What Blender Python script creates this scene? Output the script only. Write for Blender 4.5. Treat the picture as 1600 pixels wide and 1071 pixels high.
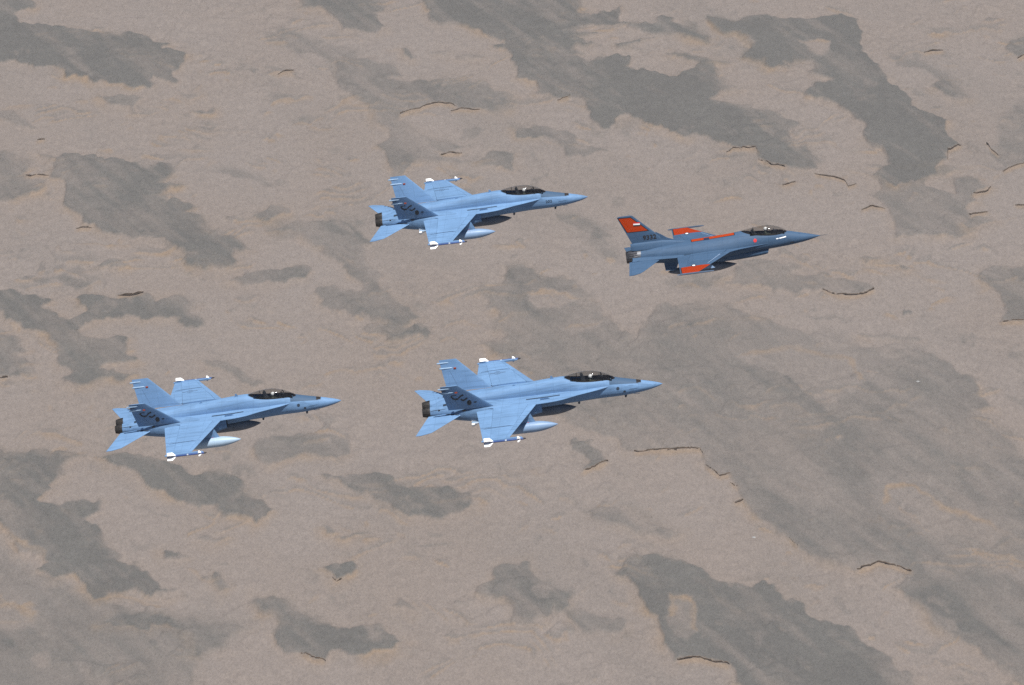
import bpy, math, random
import numpy as np
from mathutils import Vector, Matrix, Euler
R = math.radians
for o in list(bpy.data.objects):
    bpy.data.objects.remove(o, do_unlink=True)
scene = bpy.context.scene
COL = scene.collection

# ------------------------------------------------------------------ camera, world, sun, exposure
CAM_H = 1267.0                       # metres above the desert
DEP = R(25.0)                        # looking down
FPX = 8889.0                         # focal length in pixels of the 1600 px wide photograph (200 mm lens)
PW, PH = 1600.0, 1071.0
cam_d = bpy.data.cameras.new('camera')
cam_d.lens = 200.0
cam_d.sensor_width = 36.0
cam_d.clip_start = 1.0
cam_d.clip_end = 150000.0
cam = bpy.data.objects.new('camera', cam_d)
COL.objects.link(cam)
cam.location = (0, 0, CAM_H)
cam.rotation_euler = (R(90) - DEP, 0, 0)
scene.camera = cam

SUN_DIR = Vector((0.12, -0.32, 0.935)).normalized()      # towards the sun
SUN_EL = math.asin(SUN_DIR.z)
SUN_AZ = math.atan2(SUN_DIR.x, SUN_DIR.y)
world = bpy.data.worlds.new('World')
scene.world = world
world.use_nodes = True
wn = world.node_tree
wn.nodes.clear()
wo = wn.nodes.new('ShaderNodeOutputWorld')
wb = wn.nodes.new('ShaderNodeBackground')
ws = wn.nodes.new('ShaderNodeTexSky')
ws.sky_type = 'NISHITA'
ws.sun_disc = False
ws.sun_elevation = SUN_EL
ws.sun_rotation = SUN_AZ
ws.altitude = 1200
ws.air_density = 1.0
ws.dust_density = 1.0
wb.inputs['Strength'].default_value = 0.05
wn.links.new(ws.outputs[0], wb.inputs['Color'])
wn.links.new(wb.outputs[0], wo.inputs['Surface'])
sun_d = bpy.data.lights.new('sun', 'SUN')
sun_d.energy = 5.0
sun_d.angle = R(0.5)
sun_d.color = (1.0, 0.97, 0.92)
sun = bpy.data.objects.new('sun', sun_d)
COL.objects.link(sun)
sun.rotation_euler = SUN_DIR.to_track_quat('Z', 'Y').to_euler()
scene.view_settings.view_transform = 'Standard'
scene.view_settings.look = 'None'
scene.view_settings.exposure = 0.35
scene.view_settings.gamma = 1.0
scene.view_settings.use_curve_mapping = False
scene.cycles.use_denoising = False        # keep the fine grain
scene.cycles.max_bounces = 8
scene.cycles.transparent_max_bounces = 16

# photo geometry: unit axes of the surveyed view, used to find world positions of what the photo shows
AX_R = np.array([1.0, 0, 0])
AX_F = np.array([0, math.cos(DEP), -math.sin(DEP)])
AX_U = np.cross(AX_R, AX_F)

def ground_at(px, py):
    px = np.asarray(px, float); py = np.asarray(py, float)
    d = AX_F + ((px - PW / 2) / FPX)[..., None] * AX_R + ((PH / 2 - py) / FPX)[..., None] * AX_U
    t = CAM_H / -d[..., 2]
    return d[..., 0] * t, d[..., 1] * t

# ------------------------------------------------------------------ helpers: objects
def tag(o, label=None, cat=None, group=None, kind=None):
    if label: o['label'] = label
    if cat: o['category'] = cat
    if group: o['group'] = group
    if kind: o['kind'] = kind
    return o

def link(name, me, mat=None, parent=None):
    o = bpy.data.objects.new(name, me)
    COL.objects.link(o)
    if mat is not None and me is not None:
        for m in (mat if isinstance(mat, (list, tuple)) else [mat]):
            me.materials.append(m)
    if parent is not None:
        o.parent = parent
    return o

def mesh_obj(name, verts, faces, mat, parent=None, smooth=True, mats=None, sharp=40):
    me = bpy.data.meshes.new(name)
    me.from_pydata([tuple(v) for v in verts], [], faces)
    me.update()
    if smooth:
        for p in me.polygons: p.use_smooth = True
        try: me.set_sharp_from_angle(angle=R(sharp))
        except Exception: pass
    o = link(name, me, mat, parent)
    if mats is not None:
        for p, i in zip(me.polygons, mats): p.material_index = i
    return o

class MB:
    """collects pieces of one part"""
    def __init__(s): s.v = []; s.f = []; s.m = []
    def add(s, v, f, m=0):
        b = len(s.v); s.v += [tuple(p) for p in v]
        s.f += [tuple(i + b for i in q) for q in f]; s.m += [m] * len(f)
        return s
    def build(s, name, mat, parent=None, smooth=True, sharp=40):
        return mesh_obj(name, s.v, s.f, mat, parent, smooth, s.m if any(s.m) else None, sharp)

def loft(rings, cap0=True, cap1=True, closed=True):
    n = len(rings[0]); v = [p for r in rings for p in r]; f = []
    for i in range(len(rings) - 1):
        for j in range(n if closed else n - 1):
            a = i * n + j; b = i * n + (j + 1) % n
            f.append((a, b, b + n, a + n))
    if cap0: f.append(tuple(range(n - 1, -1, -1)))
    if cap1: f.append(tuple((len(rings) - 1) * n + j for j in range(n)))
    return v, f

def box(c, h, taper=1.0):
    x, y, z = c; a, b, d = h
    v = [(x - a, y - b, z - d), (x + a, y - b, z - d), (x + a, y + b, z - d), (x - a, y + b, z - d),
         (x - a * taper, y - b * taper, z + d), (x + a * taper, y - b * taper, z + d), (x + a * taper, y + b * taper, z + d), (x - a * taper, y + b * taper, z + d)]
    f = [(3, 2, 1, 0), (4, 5, 6, 7), (0, 1, 5, 4), (1, 2, 6, 5), (2, 3, 7, 6), (3, 0, 4, 7)]
    return v, f

def tube(path, rad, n=8):
    rings = []
    P = [Vector(p) for p in path]
    rads = rad if isinstance(rad, (list, tuple)) else [rad] * len(P)
    for i, p in enumerate(P):
        t = (P[min(i + 1, len(P) - 1)] - P[max(i - 1, 0)]).normalized()
        a = Vector((0, 0, 1)) if abs(t.z) < .9 else Vector((0, 1, 0))
        u = t.cross(a).normalized(); w = t.cross(u)
        rings.append([p + (u * math.cos(2 * math.pi * k / n) + w * math.sin(2 * math.pi * k / n)) * rads[i] for k in range(n)])
    return loft(rings)

def revolve(prof, n=24, cy=0, cz=0, ridge=0, nr=0):
    """profile [(x, r)] about an axis parallel to x"""
    rings = []
    for x, r in prof:
        ring = []
        for k in range(n):
            a = 2 * math.pi * k / n
            rr = r * (1 - ridge * (k % nr == 0)) if nr else r
            ring.append((x, cy + rr * math.cos(a), cz + rr * math.sin(a)))
        rings.append(ring)
    return loft(rings)

def children(o): return [c for c in bpy.data.objects if c.parent is o]
def clone(o, parent=None):
    c = o.copy(); COL.objects.link(c); c.parent = parent
    for k in KIDS.get(o.name, []) or children(o):
        clone(k, c)
    return c
KIDS = {}

# ------------------------------------------------------------------ helpers: materials
class NT:
    def __init__(s, name):
        s.mat = bpy.data.materials.new(name); s.mat.use_nodes = True
        s.t = s.mat.node_tree; s.t.nodes.clear()
        s.out = s.n('ShaderNodeOutputMaterial')
    def n(s, kind, **kw):
        nd = s.t.nodes.new(kind)
        for k, v in kw.items(): setattr(nd, k, v)
        return nd
    def l(s, a, b): s.t.links.new(a, b)
    def set(s, sock, v):
        if hasattr(v, 'is_linked') or isinstance(v, bpy.types.NodeSocket): s.l(v, sock)
        else: sock.default_value = v
    def math(s, op, a, b=None, c=None, clamp=False):
        nd = s.n('ShaderNodeMath', operation=op, use_clamp=clamp)
        for i, v in enumerate((a, b, c)):
            if v is not None: s.set(nd.inputs[i], v)
        return nd.outputs[0]
    def mix(s, fac, a, b, blend='MIX'):
        nd = s.n('ShaderNodeMix', data_type='RGBA', blend_type=blend)
        s.set(nd.inputs[0], fac)
        for i, v in ((6, a), (7, b)):
            if isinstance(v, tuple) and len(v) == 3: v = v + (1,)
            s.set(nd.inputs[i], v)
        return nd.outputs[2]
    def noise(s, vec, scale, detail=3, rough=.5, dist=0):
        nd = s.n('ShaderNodeTexNoise')
        nd.inputs['Scale'].default_value = scale; nd.inputs['Detail'].default_value = detail
        nd.inputs['Roughness'].default_value = rough; nd.inputs['Distortion'].default_value = dist
        s.l(vec, nd.inputs['Vector']); return nd.outputs['Fac']
    def ramp(s, v, a, b, c=0.0, d=1.0):
        nd = s.n('ShaderNodeMapRange', interpolation_type='SMOOTHSTEP')
        s.set(nd.inputs[0], v)
        for i, q in enumerate((a, b, c, d)): nd.inputs[i + 1].default_value = q
        return nd.outputs[0]
    def vscale(s, vec, sc):
        nd = s.n('ShaderNodeVectorMath', operation='MULTIPLY'); s.l(vec, nd.inputs[0]); nd.inputs[1].default_value = sc
        return nd.outputs[0]
    def poly(s, X, Y, pts):
        """signed distance (positive inside) of a convex polygon, metres"""
        area = sum(pts[i][0] * pts[(i + 1) % len(pts)][1] - pts[(i + 1) % len(pts)][0] * pts[i][1] for i in range(len(pts)))
        if area < 0: pts = pts[::-1]
        cur = None
        for i in range(len(pts)):
            (x0, y0), (x1, y1) = pts[i], pts[(i + 1) % len(pts)]
            L = math.hypot(x1 - x0, y1 - y0); nx, ny = -(y1 - y0) / L, (x1 - x0) / L
            d = s.math('MULTIPLY_ADD', X, nx, s.math('MULTIPLY_ADD', Y, ny, -(nx * x0 + ny * y0)))
            cur = d if cur is None else s.math('MINIMUM', cur, d)
        return cur
    def principled(s, col, rough=.5, metal=0.0, spec=.4, normal=None):
        b = s.n('ShaderNodeBsdfPrincipled')
        s.set(b.inputs['Base Color'], col if not (isinstance(col, tuple) and len(col) == 3) else col + (1,))
        s.set(b.inputs['Roughness'], rough); b.inputs['Metallic'].default_value = metal
        b.inputs['Specular IOR Level'].default_value = spec
        if normal is not None: s.l(normal, b.inputs['Normal'])
        s.l(b.outputs[0], s.out.inputs['Surface'])
        return b

def plain(name, col, rough=.5, metal=0.0, var=.12, scale=3.0, spec=.4):
    t = NT(name); tc = t.n('ShaderNodeTexCoord').outputs['Object']
    nz = t.noise(tc, scale, 4, .6)
    c = t.mix(t.ramp(nz, .3, .7), tuple(q * (1 - var) for q in col), tuple(min(1, q * (1 + var)) for q in col))
    t.principled(c, rough, metal, spec)
    return t.mat
# ------------------------------------------------------------------ the desert: surveyed patches (photo pixels -> metres on the ground)
# each entry: (darkness, softness of the far edge, points); negative darkness = pale island
PATCH = [
(.95,1.5,"0,0 45,0 52,16 35,19 21,26 31,35 63,37 72,42 137,53 210,58 245,67 266,74 256,82 291,86 280,109 266,117 278,126 273,130 238,121 228,130 240,135 224,138 210,140 182,130 147,131 140,121 119,116 105,121 102,109 56,105 53,100 0,93 -40,90 -40,0"),
(.6,1.5,"154,154 189,149 222,156 210,163 205,177 201,166 168,165"),
(.95,1.5,"53,240 91,250 95,245 158,247 196,250 224,256 242,263 249,256 270,261 277,270 266,277 259,287 280,291 261,299 259,308 266,315 301,326 294,333 310,340 322,361 350,372 381,385 389,394 368,396 364,407 371,414 368,422 350,424 336,422 298,419 291,412 301,403 287,396 277,392 270,380 263,372 224,370 214,373 200,368 172,366 154,359 147,353 130,350 126,340 109,326 102,305 105,294 80,280 84,263 88,256"),
(.6,4,"-40,236 0,238 21,242 25,249 46,254 47,263 38,273 45,283 70,285 60,300 30,312 0,320 -40,325"),
(.5,2,"-30,172 0,175 20,180 40,190 58,198 35,197 0,190 -30,188"),
(.8,1.5,"465,-20 560,-20 600,8 595,18 578,22 584,35 597,46 582,52 560,46 540,46 531,32 505,15 470,10"),
(.38,6,"410,55 460,50 505,60 510,70 560,80 560,140 530,135 515,110 512,95 480,85 460,88 455,78 425,72"),
(.5,3,"530,98 582,98 614,108 618,117 605,126 640,132 757,128 772,140 800,150 800,165 790,172 770,175 750,171 735,172 720,171 712,166 690,162 675,164 662,168 656,172 640,176 625,180 620,190 645,200 680,215 710,228 724,232 700,240 680,238 690,246 740,258 755,246 770,240 806,240 805,258 800,265 740,260 700,255 650,250 640,262 620,285 600,235 585,230 600,225 615,215 610,200 588,195 588,185 575,165 560,160 530,140"),
(.95,1.5,"666,-30 880,-30 905,9 908,17 901,23 932,24 960,23 969,16 964,33 964,38 985,42 1027,37 1030,31 1062,30 1055,38 1090,49 1105,58 1105,66 1070,58 1041,54 1020,58 985,49 943,42 915,40 894,45 889,51 905,58 929,58 898,61 894,66 920,72 918,75 898,75 894,82 905,86 890,89 915,94 967,84 985,89 981,100 973,105 995,109 1020,117 1055,121 1076,112 1086,112 1093,105 1103,98 1134,101 1119,107 1119,119 1128,133 1159,142 1124,144 1110,156 1124,161 1145,165 1198,177 1226,189 1250,196 1250,201 1231,212 1231,221 1240,229 1261,233 1264,245 1273,256 1275,266 1261,266 1229,262 1205,258 1185,250 1185,241 1180,233 1145,233 1135,228 1086,214 1069,212 1048,206 1027,199 999,192 978,187 964,192 950,203 943,196 932,191 918,168 908,157 894,152 880,156 866,152 855,147 838,147 841,135 827,129 810,119 806,107 799,101 796,84 789,77 771,75 791,70 789,66 768,58 747,49 733,44 712,38 684,38 673,31 677,21 666,7"),
(.7,1.5,"960,72 1010,66 1002,72 967,75"),
(.7,1.5,"1041,86 1069,86 1090,90 1135,100 1100,101 1069,93"),
(.5,2,"803,200 866,201 894,210 901,228 932,233 950,238 911,245 884,243 880,231 869,220 852,215 813,215"),
(.6,1.5,"618,77 632,79 649,93 642,96 628,86"),
(.5,1.5,"672,86 701,84 701,91 680,90"),
(.6,1.5,"719,91 736,86 757,93 740,96"),
(1.0,1.5,"1107,30 1145,33 1191,23 1250,30 1313,26 1338,33 1348,53 1345,70 1359,91 1376,109 1394,130 1401,140 1418,154 1422,168 1453,182 1481,193 1481,207 1492,221 1499,228 1481,235 1478,252 1446,273 1430,285 1400,290 1385,285 1366,273 1387,256 1390,245 1376,231 1352,224 1345,210 1357,201 1345,193 1320,179 1313,168 1296,159 1264,154 1262,149 1275,133 1306,126 1306,119 1292,117 1268,112 1278,103 1275,98 1250,96 1222,102 1231,109 1215,109 1205,109 1194,93 1166,88 1177,74 1163,58 1156,51 1131,49 1117,44"),
(.6,3,"1370,270 1446,268 1485,259 1502,263 1446,273 1443,291 1474,301 1495,308 1492,298 1488,277 1509,273 1544,294 1520,305 1523,315 1506,326 1527,361 1495,371 1457,371 1436,371 1394,371 1399,357 1390,329 1376,315 1366,308 1376,298"),
(-.95,1.5,"1250,65 1278,60 1303,68 1299,81 1285,88 1268,86 1264,75"),
(.6,2,"1453,137 1471,126 1481,130 1509,154 1502,156 1478,147"),
(.35,6,"1390,84 1440,95 1480,115 1500,130 1481,130 1470,125 1440,108 1400,100"),
(.8,1.5,"1569,77 1586,63 1640,40 1640,96 1600,92 1590,91 1579,84"),
(.42,5,"1558,190 1600,160 1650,160 1650,255 1600,255 1570,262 1545,240 1558,225"),
(.4,1.5,"1296,303 1315,301 1310,308 1300,310"),
(.85,2,"-40,455 0,457 32,459 74,470 67,482 81,494 105,503 119,501 137,491 126,480 119,470 147,464 186,470 228,459 245,470 280,466 298,477 294,494 322,505 326,513 305,512 287,505 273,498 224,496 189,499 154,501 123,512 112,522 140,531 165,533 175,527 196,527 194,554 207,559 217,566 175,568 154,578 168,583 207,589 189,601 151,594 137,604 109,603 98,592 116,582 95,571 88,564 91,547 81,534 63,520 39,515 28,505 0,492 -40,485"),
(.8,2,"-40,520 0,526 21,529 42,550 21,557 53,568 53,585 25,592 0,590 -40,590"),
(.5,1.5,"151,415 168,408 182,410 203,422 189,422 172,418"),
(.4,2,"32,433 70,435 105,433 140,445 120,455 90,440 56,440"),
(.7,1.5,"364,438 385,424 434,422 469,419 476,424 473,433 452,436 445,442 413,443 389,442"),
(.55,4,"418,359 447,355 470,346 507,346 544,354 570,369 578,380 567,385 575,406 583,417 591,427 599,431 594,435 594,453 609,459 622,474 638,482 651,498 638,508 628,511 641,514 651,512 672,523 662,532 643,529 622,537 612,540 601,523 612,511 607,506 588,503 580,497 565,494 554,498 544,495 528,487 507,485 502,477 499,464 489,459 496,449 520,444 533,451 562,456 567,451 575,443 565,438 549,430 538,417 536,409 523,403 507,398 502,393 486,382 473,369 465,361"),
(.35,2,"600,478 638,482 651,498 638,508 628,511 641,514 672,523 662,532 643,529 612,540 601,523 612,511 607,506"),
(.4,5,"400,330 480,340 560,350 575,375 540,370 500,362 440,372 418,362"),
(.5,3,"312,564 350,568 371,578 385,592 406,604 392,606 378,599 364,587 350,582 326,578"),
(.5,1.5,"287,144 312,151 298,155"),
(.6,1.5,"301,175 331,170 329,177 310,178"),
(.6,1.5,"305,199 336,199 333,205 315,204"),
(.6,1.5,"399,343 424,324 452,326 452,333 420,345"),
(.5,1.5,"291,210 329,219 322,222"),
(.45,3,"305,269 378,265 410,277 441,292 420,290 380,278 350,272"),
(.95,2,"-40,708 0,711 39,711 85,710 135,713 107,720 85,733 92,747 71,761 78,768 59,782 85,791 117,791 149,793 153,804 132,818 157,834 157,850 185,868 192,882 213,884 231,900 253,918 274,927 249,932 213,925 178,928 149,939 140,930 110,900 80,905 60,890 75,880 60,865 30,860 20,840 0,820 -40,815"),
(.5,8,"-40,815 0,840 60,900 140,930 200,940 250,950 300,960 380,985 370,1000 340,1010 310,1030 300,1110 -40,1110"),
(-.7,5,"-20,946 21,944 55,967 53,978 21,992 -20,985"),
(-.7,4,"167,928 228,935 256,946 249,960 199,953 157,946"),
(-.5,5,"0,825 25,840 70,862 70,875 50,885 20,880 0,860"),
(.25,6,"60,985 110,970 150,985 160,1010 120,1030 70,1040 40,1020"),
(.85,2,"149,711 213,715 270,726 302,743 338,743 374,750 374,775 409,782 423,800 406,820 395,811 359,806 349,806 342,795 327,791 313,795 277,777 267,772 253,766 228,758 221,743 206,733 178,726"),
(.6,1.5,"306,841 324,841 334,848 352,843 334,854 327,846"),
(.7,1.5,"258,861 270,861 277,870 292,871 260,873"),
(.6,1.5,"331,898 338,903 352,918 345,925 331,909"),
(.85,1.5,"507,889 516,884 548,884 555,891 548,900 526,909 516,896"),
(.85,2,"395,946 402,937 438,937 452,946 455,955 487,964 516,978 535,983 571,975 596,976 610,989 632,994 625,1007 621,1016 589,1019 568,1021 532,1014 518,1014 510,1030 505,1034 490,1030 470,1022 445,1020 434,1005 427,988 434,977 430,966 400,957"),
(.6,3,"149,982 178,964 249,962 302,964 342,971 384,985 356,1003 352,1014 334,1016 310,1028 306,1010 292,992 263,975 231,980 228,989 199,985"),
(.55,3,"398,700 410,688 470,683 545,682 548,705 526,717 498,715 470,715 427,726 416,734 402,722"),
(.4,1.5,"231,793 263,806 255,808"),
(.75,2.5,"500,745 521,747 582,745 617,758 642,765 671,766 699,766 738,768 745,786 721,800 692,811 642,807 621,797 585,782 564,775 543,768 528,758"),
(.6,1.5,"891,693 898,690 909,701 938,711 950,722 909,741 923,726 913,715 891,711"),
(.6,2.5,"916,802 938,797 966,800 998,815 1060,832 1048,841 1023,839 970,825 948,818"),
(.8,2,"742,921 753,912 774,907 774,889 781,882 824,880 831,896 849,911 870,925 895,925 885,950 870,960 860,950 855,970 835,975 810,970 805,950 795,935 770,932 755,932"),
(.5,3,"870,943 888,953 945,964 977,971 973,987 913,985 891,967"),
(.6,1.5,"504,823 514,820 525,832 518,832"),
(.6,1.5,"528,843 546,841 575,836 553,843 536,848"),
(.4,1.5,"639,845 685,850 714,856 690,855"),
(.6,1.5,"612,948 628,939 646,951 620,951"),
(.5,1.2,"711,966 722,966 720,973"), (.5,1.2,"826,1014 838,1016 834,1023"), (.6,1.2,"826,968 838,971 832,976"),
(.9,2.5,"960,897 994,872 1040,873 1060,880 1076,889 1108,896 1115,905 1143,916 1179,921 1197,912 1221,921 1225,932 1253,943 1264,960 1282,971 1303,980 1335,989 1342,1007 1382,1021 1396,1028 1399,1046 1421,1056 1440,1110 1165,1110 1150,1049 1143,1040 1122,1032 1093,1030 1061,1028 1054,1032 1051,1017 1040,1010 1030,975 1010,950 1000,930 990,910 982,902"),
(-.6,5,"1047,932 1086,935 1093,992 1079,1007 1058,1000 1042,968"),
(.55,6,"792,417 810,414 831,422 834,432 847,436 873,431 894,440 902,451 918,461 920,474 931,488 947,501 960,509 973,520 1000,525 1030,480 1040,475 1093,481 1135,477 1159,488 1205,502 1236,516 1338,540 1390,554 1460,561 1488,579 1527,596 1530,624 1551,638 1527,642 1555,673 1583,698 1600,715 1700,800 1700,1150 1600,1071 1540,1030 1500,1000 1470,985 1445,960 1420,935 1405,920 1424,895 1396,884 1373,881 1360,887 1335,893 1300,882 1265,870 1246,857 1232,843 1205,825 1175,797 1161,782 1152,762 1141,745 1125,743 1113,737 1100,722 1099,708 1090,702 1061,702 1042,706 1020,705 1000,704 980,706 960,690 900,668 880,650 840,600 800,570 770,550 753,538 787,535 785,525 772,518 778,505 777,490 752,485 763,475 760,463 745,459 752,452 781,448 792,440"),
(-.85,2,"823,456 842,451 863,453 884,459 915,470 899,477 878,484 847,484 831,472"),
(-.6,3,"878,514 899,509 931,505 944,509 926,519 894,522"),
(.3,4,"792,417 831,422 834,432 873,431 902,451 918,461 884,455 842,448 820,458 831,480 880,500 850,505 800,490 760,485 763,470 790,445"),
(.2,8,"960,530 1037,534 1135,541 1112,571 1075,590 1000,580"),
(.35,5,"1436,561 1460,561 1488,579 1527,596 1530,624 1551,638 1500,650 1460,625 1430,600"),
(.35,7,"1502,708 1600,715 1660,720 1660,880 1600,860 1560,840 1520,800 1490,740"),
(.3,5,"1198,568 1257,614 1299,652 1345,708 1330,705 1280,655 1240,610 1190,570"),
(.3,6,"1180,800 1230,805 1290,840 1330,870 1300,876 1240,842 1200,815"),
(.3,7,"1430,930 1480,920 1560,950 1650,1010 1650,1060 1560,1010 1500,985 1450,955"),
(.3,8,"1560,780 1660,760 1660,1000 1600,960 1560,900"),
(-.5,6,"1381,758 1431,754 1481,793 1520,807 1567,829 1588,843 1545,857 1495,839 1424,832 1381,793"),
(-.5,6,"1510,865 1580,870 1640,890 1640,915 1560,900 1520,890"),
(-.8,2,"1349,579 1367,581 1356,594"), (-.9,1.5,"1296,684 1319,686 1311,693"),
(-.5,6,"1150,560 1230,540 1330,560 1350,600 1290,640 1240,600 1190,575"),
(.5,2.5,"1142,444 1156,410 1208,407 1229,417 1250,424 1236,431 1250,437 1264,435 1285,430 1299,438 1341,440 1362,449 1366,454 1338,463 1310,463 1285,454 1264,454 1243,458 1219,456 1212,451 1180,444 1145,444 1124,435"),
(.65,2,"1527,430 1551,421 1600,414 1650,410 1650,506 1600,505 1565,503 1576,480 1565,460 1541,445 1527,437"),
(.5,2,"1506,354 1523,340 1558,347 1516,361"),
(.5,1.5,"1345,405 1376,408 1355,411"), (.7,1.5,"1402,423 1425,423 1411,428"), (.8,1.2,"1410,483 1423,490 1415,493"),
(.5,2,"1338,524 1390,522 1436,533 1390,530"), (.4,2,"1264,493 1306,496 1334,507 1300,501"),
(.4,3,"1030,440 1100,420 1124,435 1100,450 1050,452"),
(.35,4,"860,330 930,345 960,360 930,372 880,350"),
]
# rock ledges, faces coloured dark for overhang shade: (height in m, points)
LEDGE = [
(1.3,"625,180 640,175 656,172 662,168 675,164 690,162 705,164 712,167"), (.8,"705,173 720,171 735,172 750,171"),
(.9,"1135,240 1145,233 1180,233 1185,241"), (1.2,"1185,250 1205,258 1229,262"), (1.2,"1273,273 1303,277 1320,282 1325,291 1338,288"),
(.8,"1222,291 1243,285"), (1.0,"1346,328 1362,323 1383,326"), (1.9,"1444,83 1458,80 1474,80"), (1.8,"1590,93 1600,89 1615,84"),
(2.0,"1541,224 1548,235 1560,242"), (1.1,"1567,268 1585,260 1602,254"), (1.5,"1518,306 1544,298 1548,291"), (1.5,"1515,337 1530,333 1543,331"),
(1.0,"1586,320 1604,320"), (.9,"1481,248 1481,236 1502,228"), (.9,"871,156 890,152"), (1.4,"119,357 130,355 144,356"), (.8,"184,462 205,462 224,459"),
(.8,"40,278 56,273 77,275"), (1.2,"58,220 70,218"), (1.7,"434,119 446,114 459,112"), (1.4,"470,1021 491,1031 509,1033"),
(1.1,"1042,706 1061,702 1093,701 1099,710"), (1.6,"1102,727 1113,736 1125,743 1141,742"), (1.3,"1141,753 1152,761"), (1.9,"1148,784 1161,782"),
(1.1,"1232,841 1246,855"), (1.5,"1339,891 1360,887 1373,881 1396,884 1424,895"), (1.2,"909,741 930,731 950,722"), (.9,"991,706 1030,704 1058,704"),
(1.1,"1285,454 1310,463 1338,463 1366,454"), (1.0,"1562,504 1600,503"),
(.7,"1058,1030 1093,1028 1140,1039"), (.8,"689,241 722,238"), (1.0,"0,591 12,590"), (.9,"519,903 526,908 534,906"),

]
def parse(t): return np.array([[float(a) for a in p.split(',')] for p in t.split()])

def vnoise(x, y, scale, seed):
    x = x / scale; y = y / scale
    ix = np.floor(x).astype(np.int64); iy = np.floor(y).astype(np.int64)
    fx = x - ix; fy = y - iy
    fx = fx * fx * fx * (fx * (fx * 6 - 15) + 10); fy = fy * fy * fy * (fy * (fy * 6 - 15) + 10)
    def h(a, b):
        n = (a * 374761393 + b * 668265263 + seed * 982451653) & 0xffffffff
        n = ((n ^ (n >> 13)) * 1274126177) & 0xffffffff
        n = n ^ (n >> 16)
        return (n & 0xffff) / 65535.0 * 2 - 1
    a = h(ix, iy); b = h(ix + 1, iy); c = h(ix, iy + 1); d = h(ix + 1, iy + 1)
    return (a + (b - a) * fx) * (1 - fy) + (c + (d - c) * fx) * fy
def fbm(x, y, scale, seed, oc=3):
    r = 0; a = 1; t = 0
    for k in range(oc):
        r = r + a * vnoise(x, y, scale / 2 ** k, seed + k * 17); t += a; a *= .5
    return r / t
def sstep(a, b, v):
    t = np.clip((v - a) / (b - a), 0, 1); return t * t * (3 - 2 * t)

def axis(lo, hi, step, far):
    core = np.arange(lo, hi + step, step)
    out = [core]; a = core[0]; b = core[-1]; s = step
    left = []; right = []
    while a > -far: s *= 1.07; a -= s; left.append(a)
    s = step
    while b < far: s *= 1.07; b += s; right.append(b)
    return np.concatenate([left[::-1], core, right])
gx = axis(-360, 360, .75, 60000); gy = axis(2230, 3400, 1.7, 60000)
NX, NY = len(gx), len(gy)
X, Y = np.meshgrid(gx, gy)          # rows = y
X = X.ravel(); Y = Y.ravel()
# keep the surveyed outline exact where a rock ledge marks it
near = np.full(X.shape, 1e9)
for hgt, pts in LEDGE:
    P = parse(pts); qx, qy = ground_at(P[:, 0], P[:, 1])
    idx = np.where((X > qx.min() - 16) & (X < qx.max() + 16) & (Y > qy.min() - 30) & (Y < qy.max() + 30))[0]
    for i in range(len(qx) - 1):
        dx, dy = qx[i + 1] - qx[i], (qy[i + 1] - qy[i]) * .55
        t = np.clip(((X[idx] - qx[i]) * dx + (Y[idx] - qy[i]) * .55 * dy) / (dx * dx + dy * dy + 1e-9), 0, 1)
        near[idx] = np.minimum(near[idx], np.hypot(X[idx] - qx[i] - t * dx, (Y[idx] - qy[i]) * .55 - t * dy))
free = sstep(2.5, 12, near)
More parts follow.
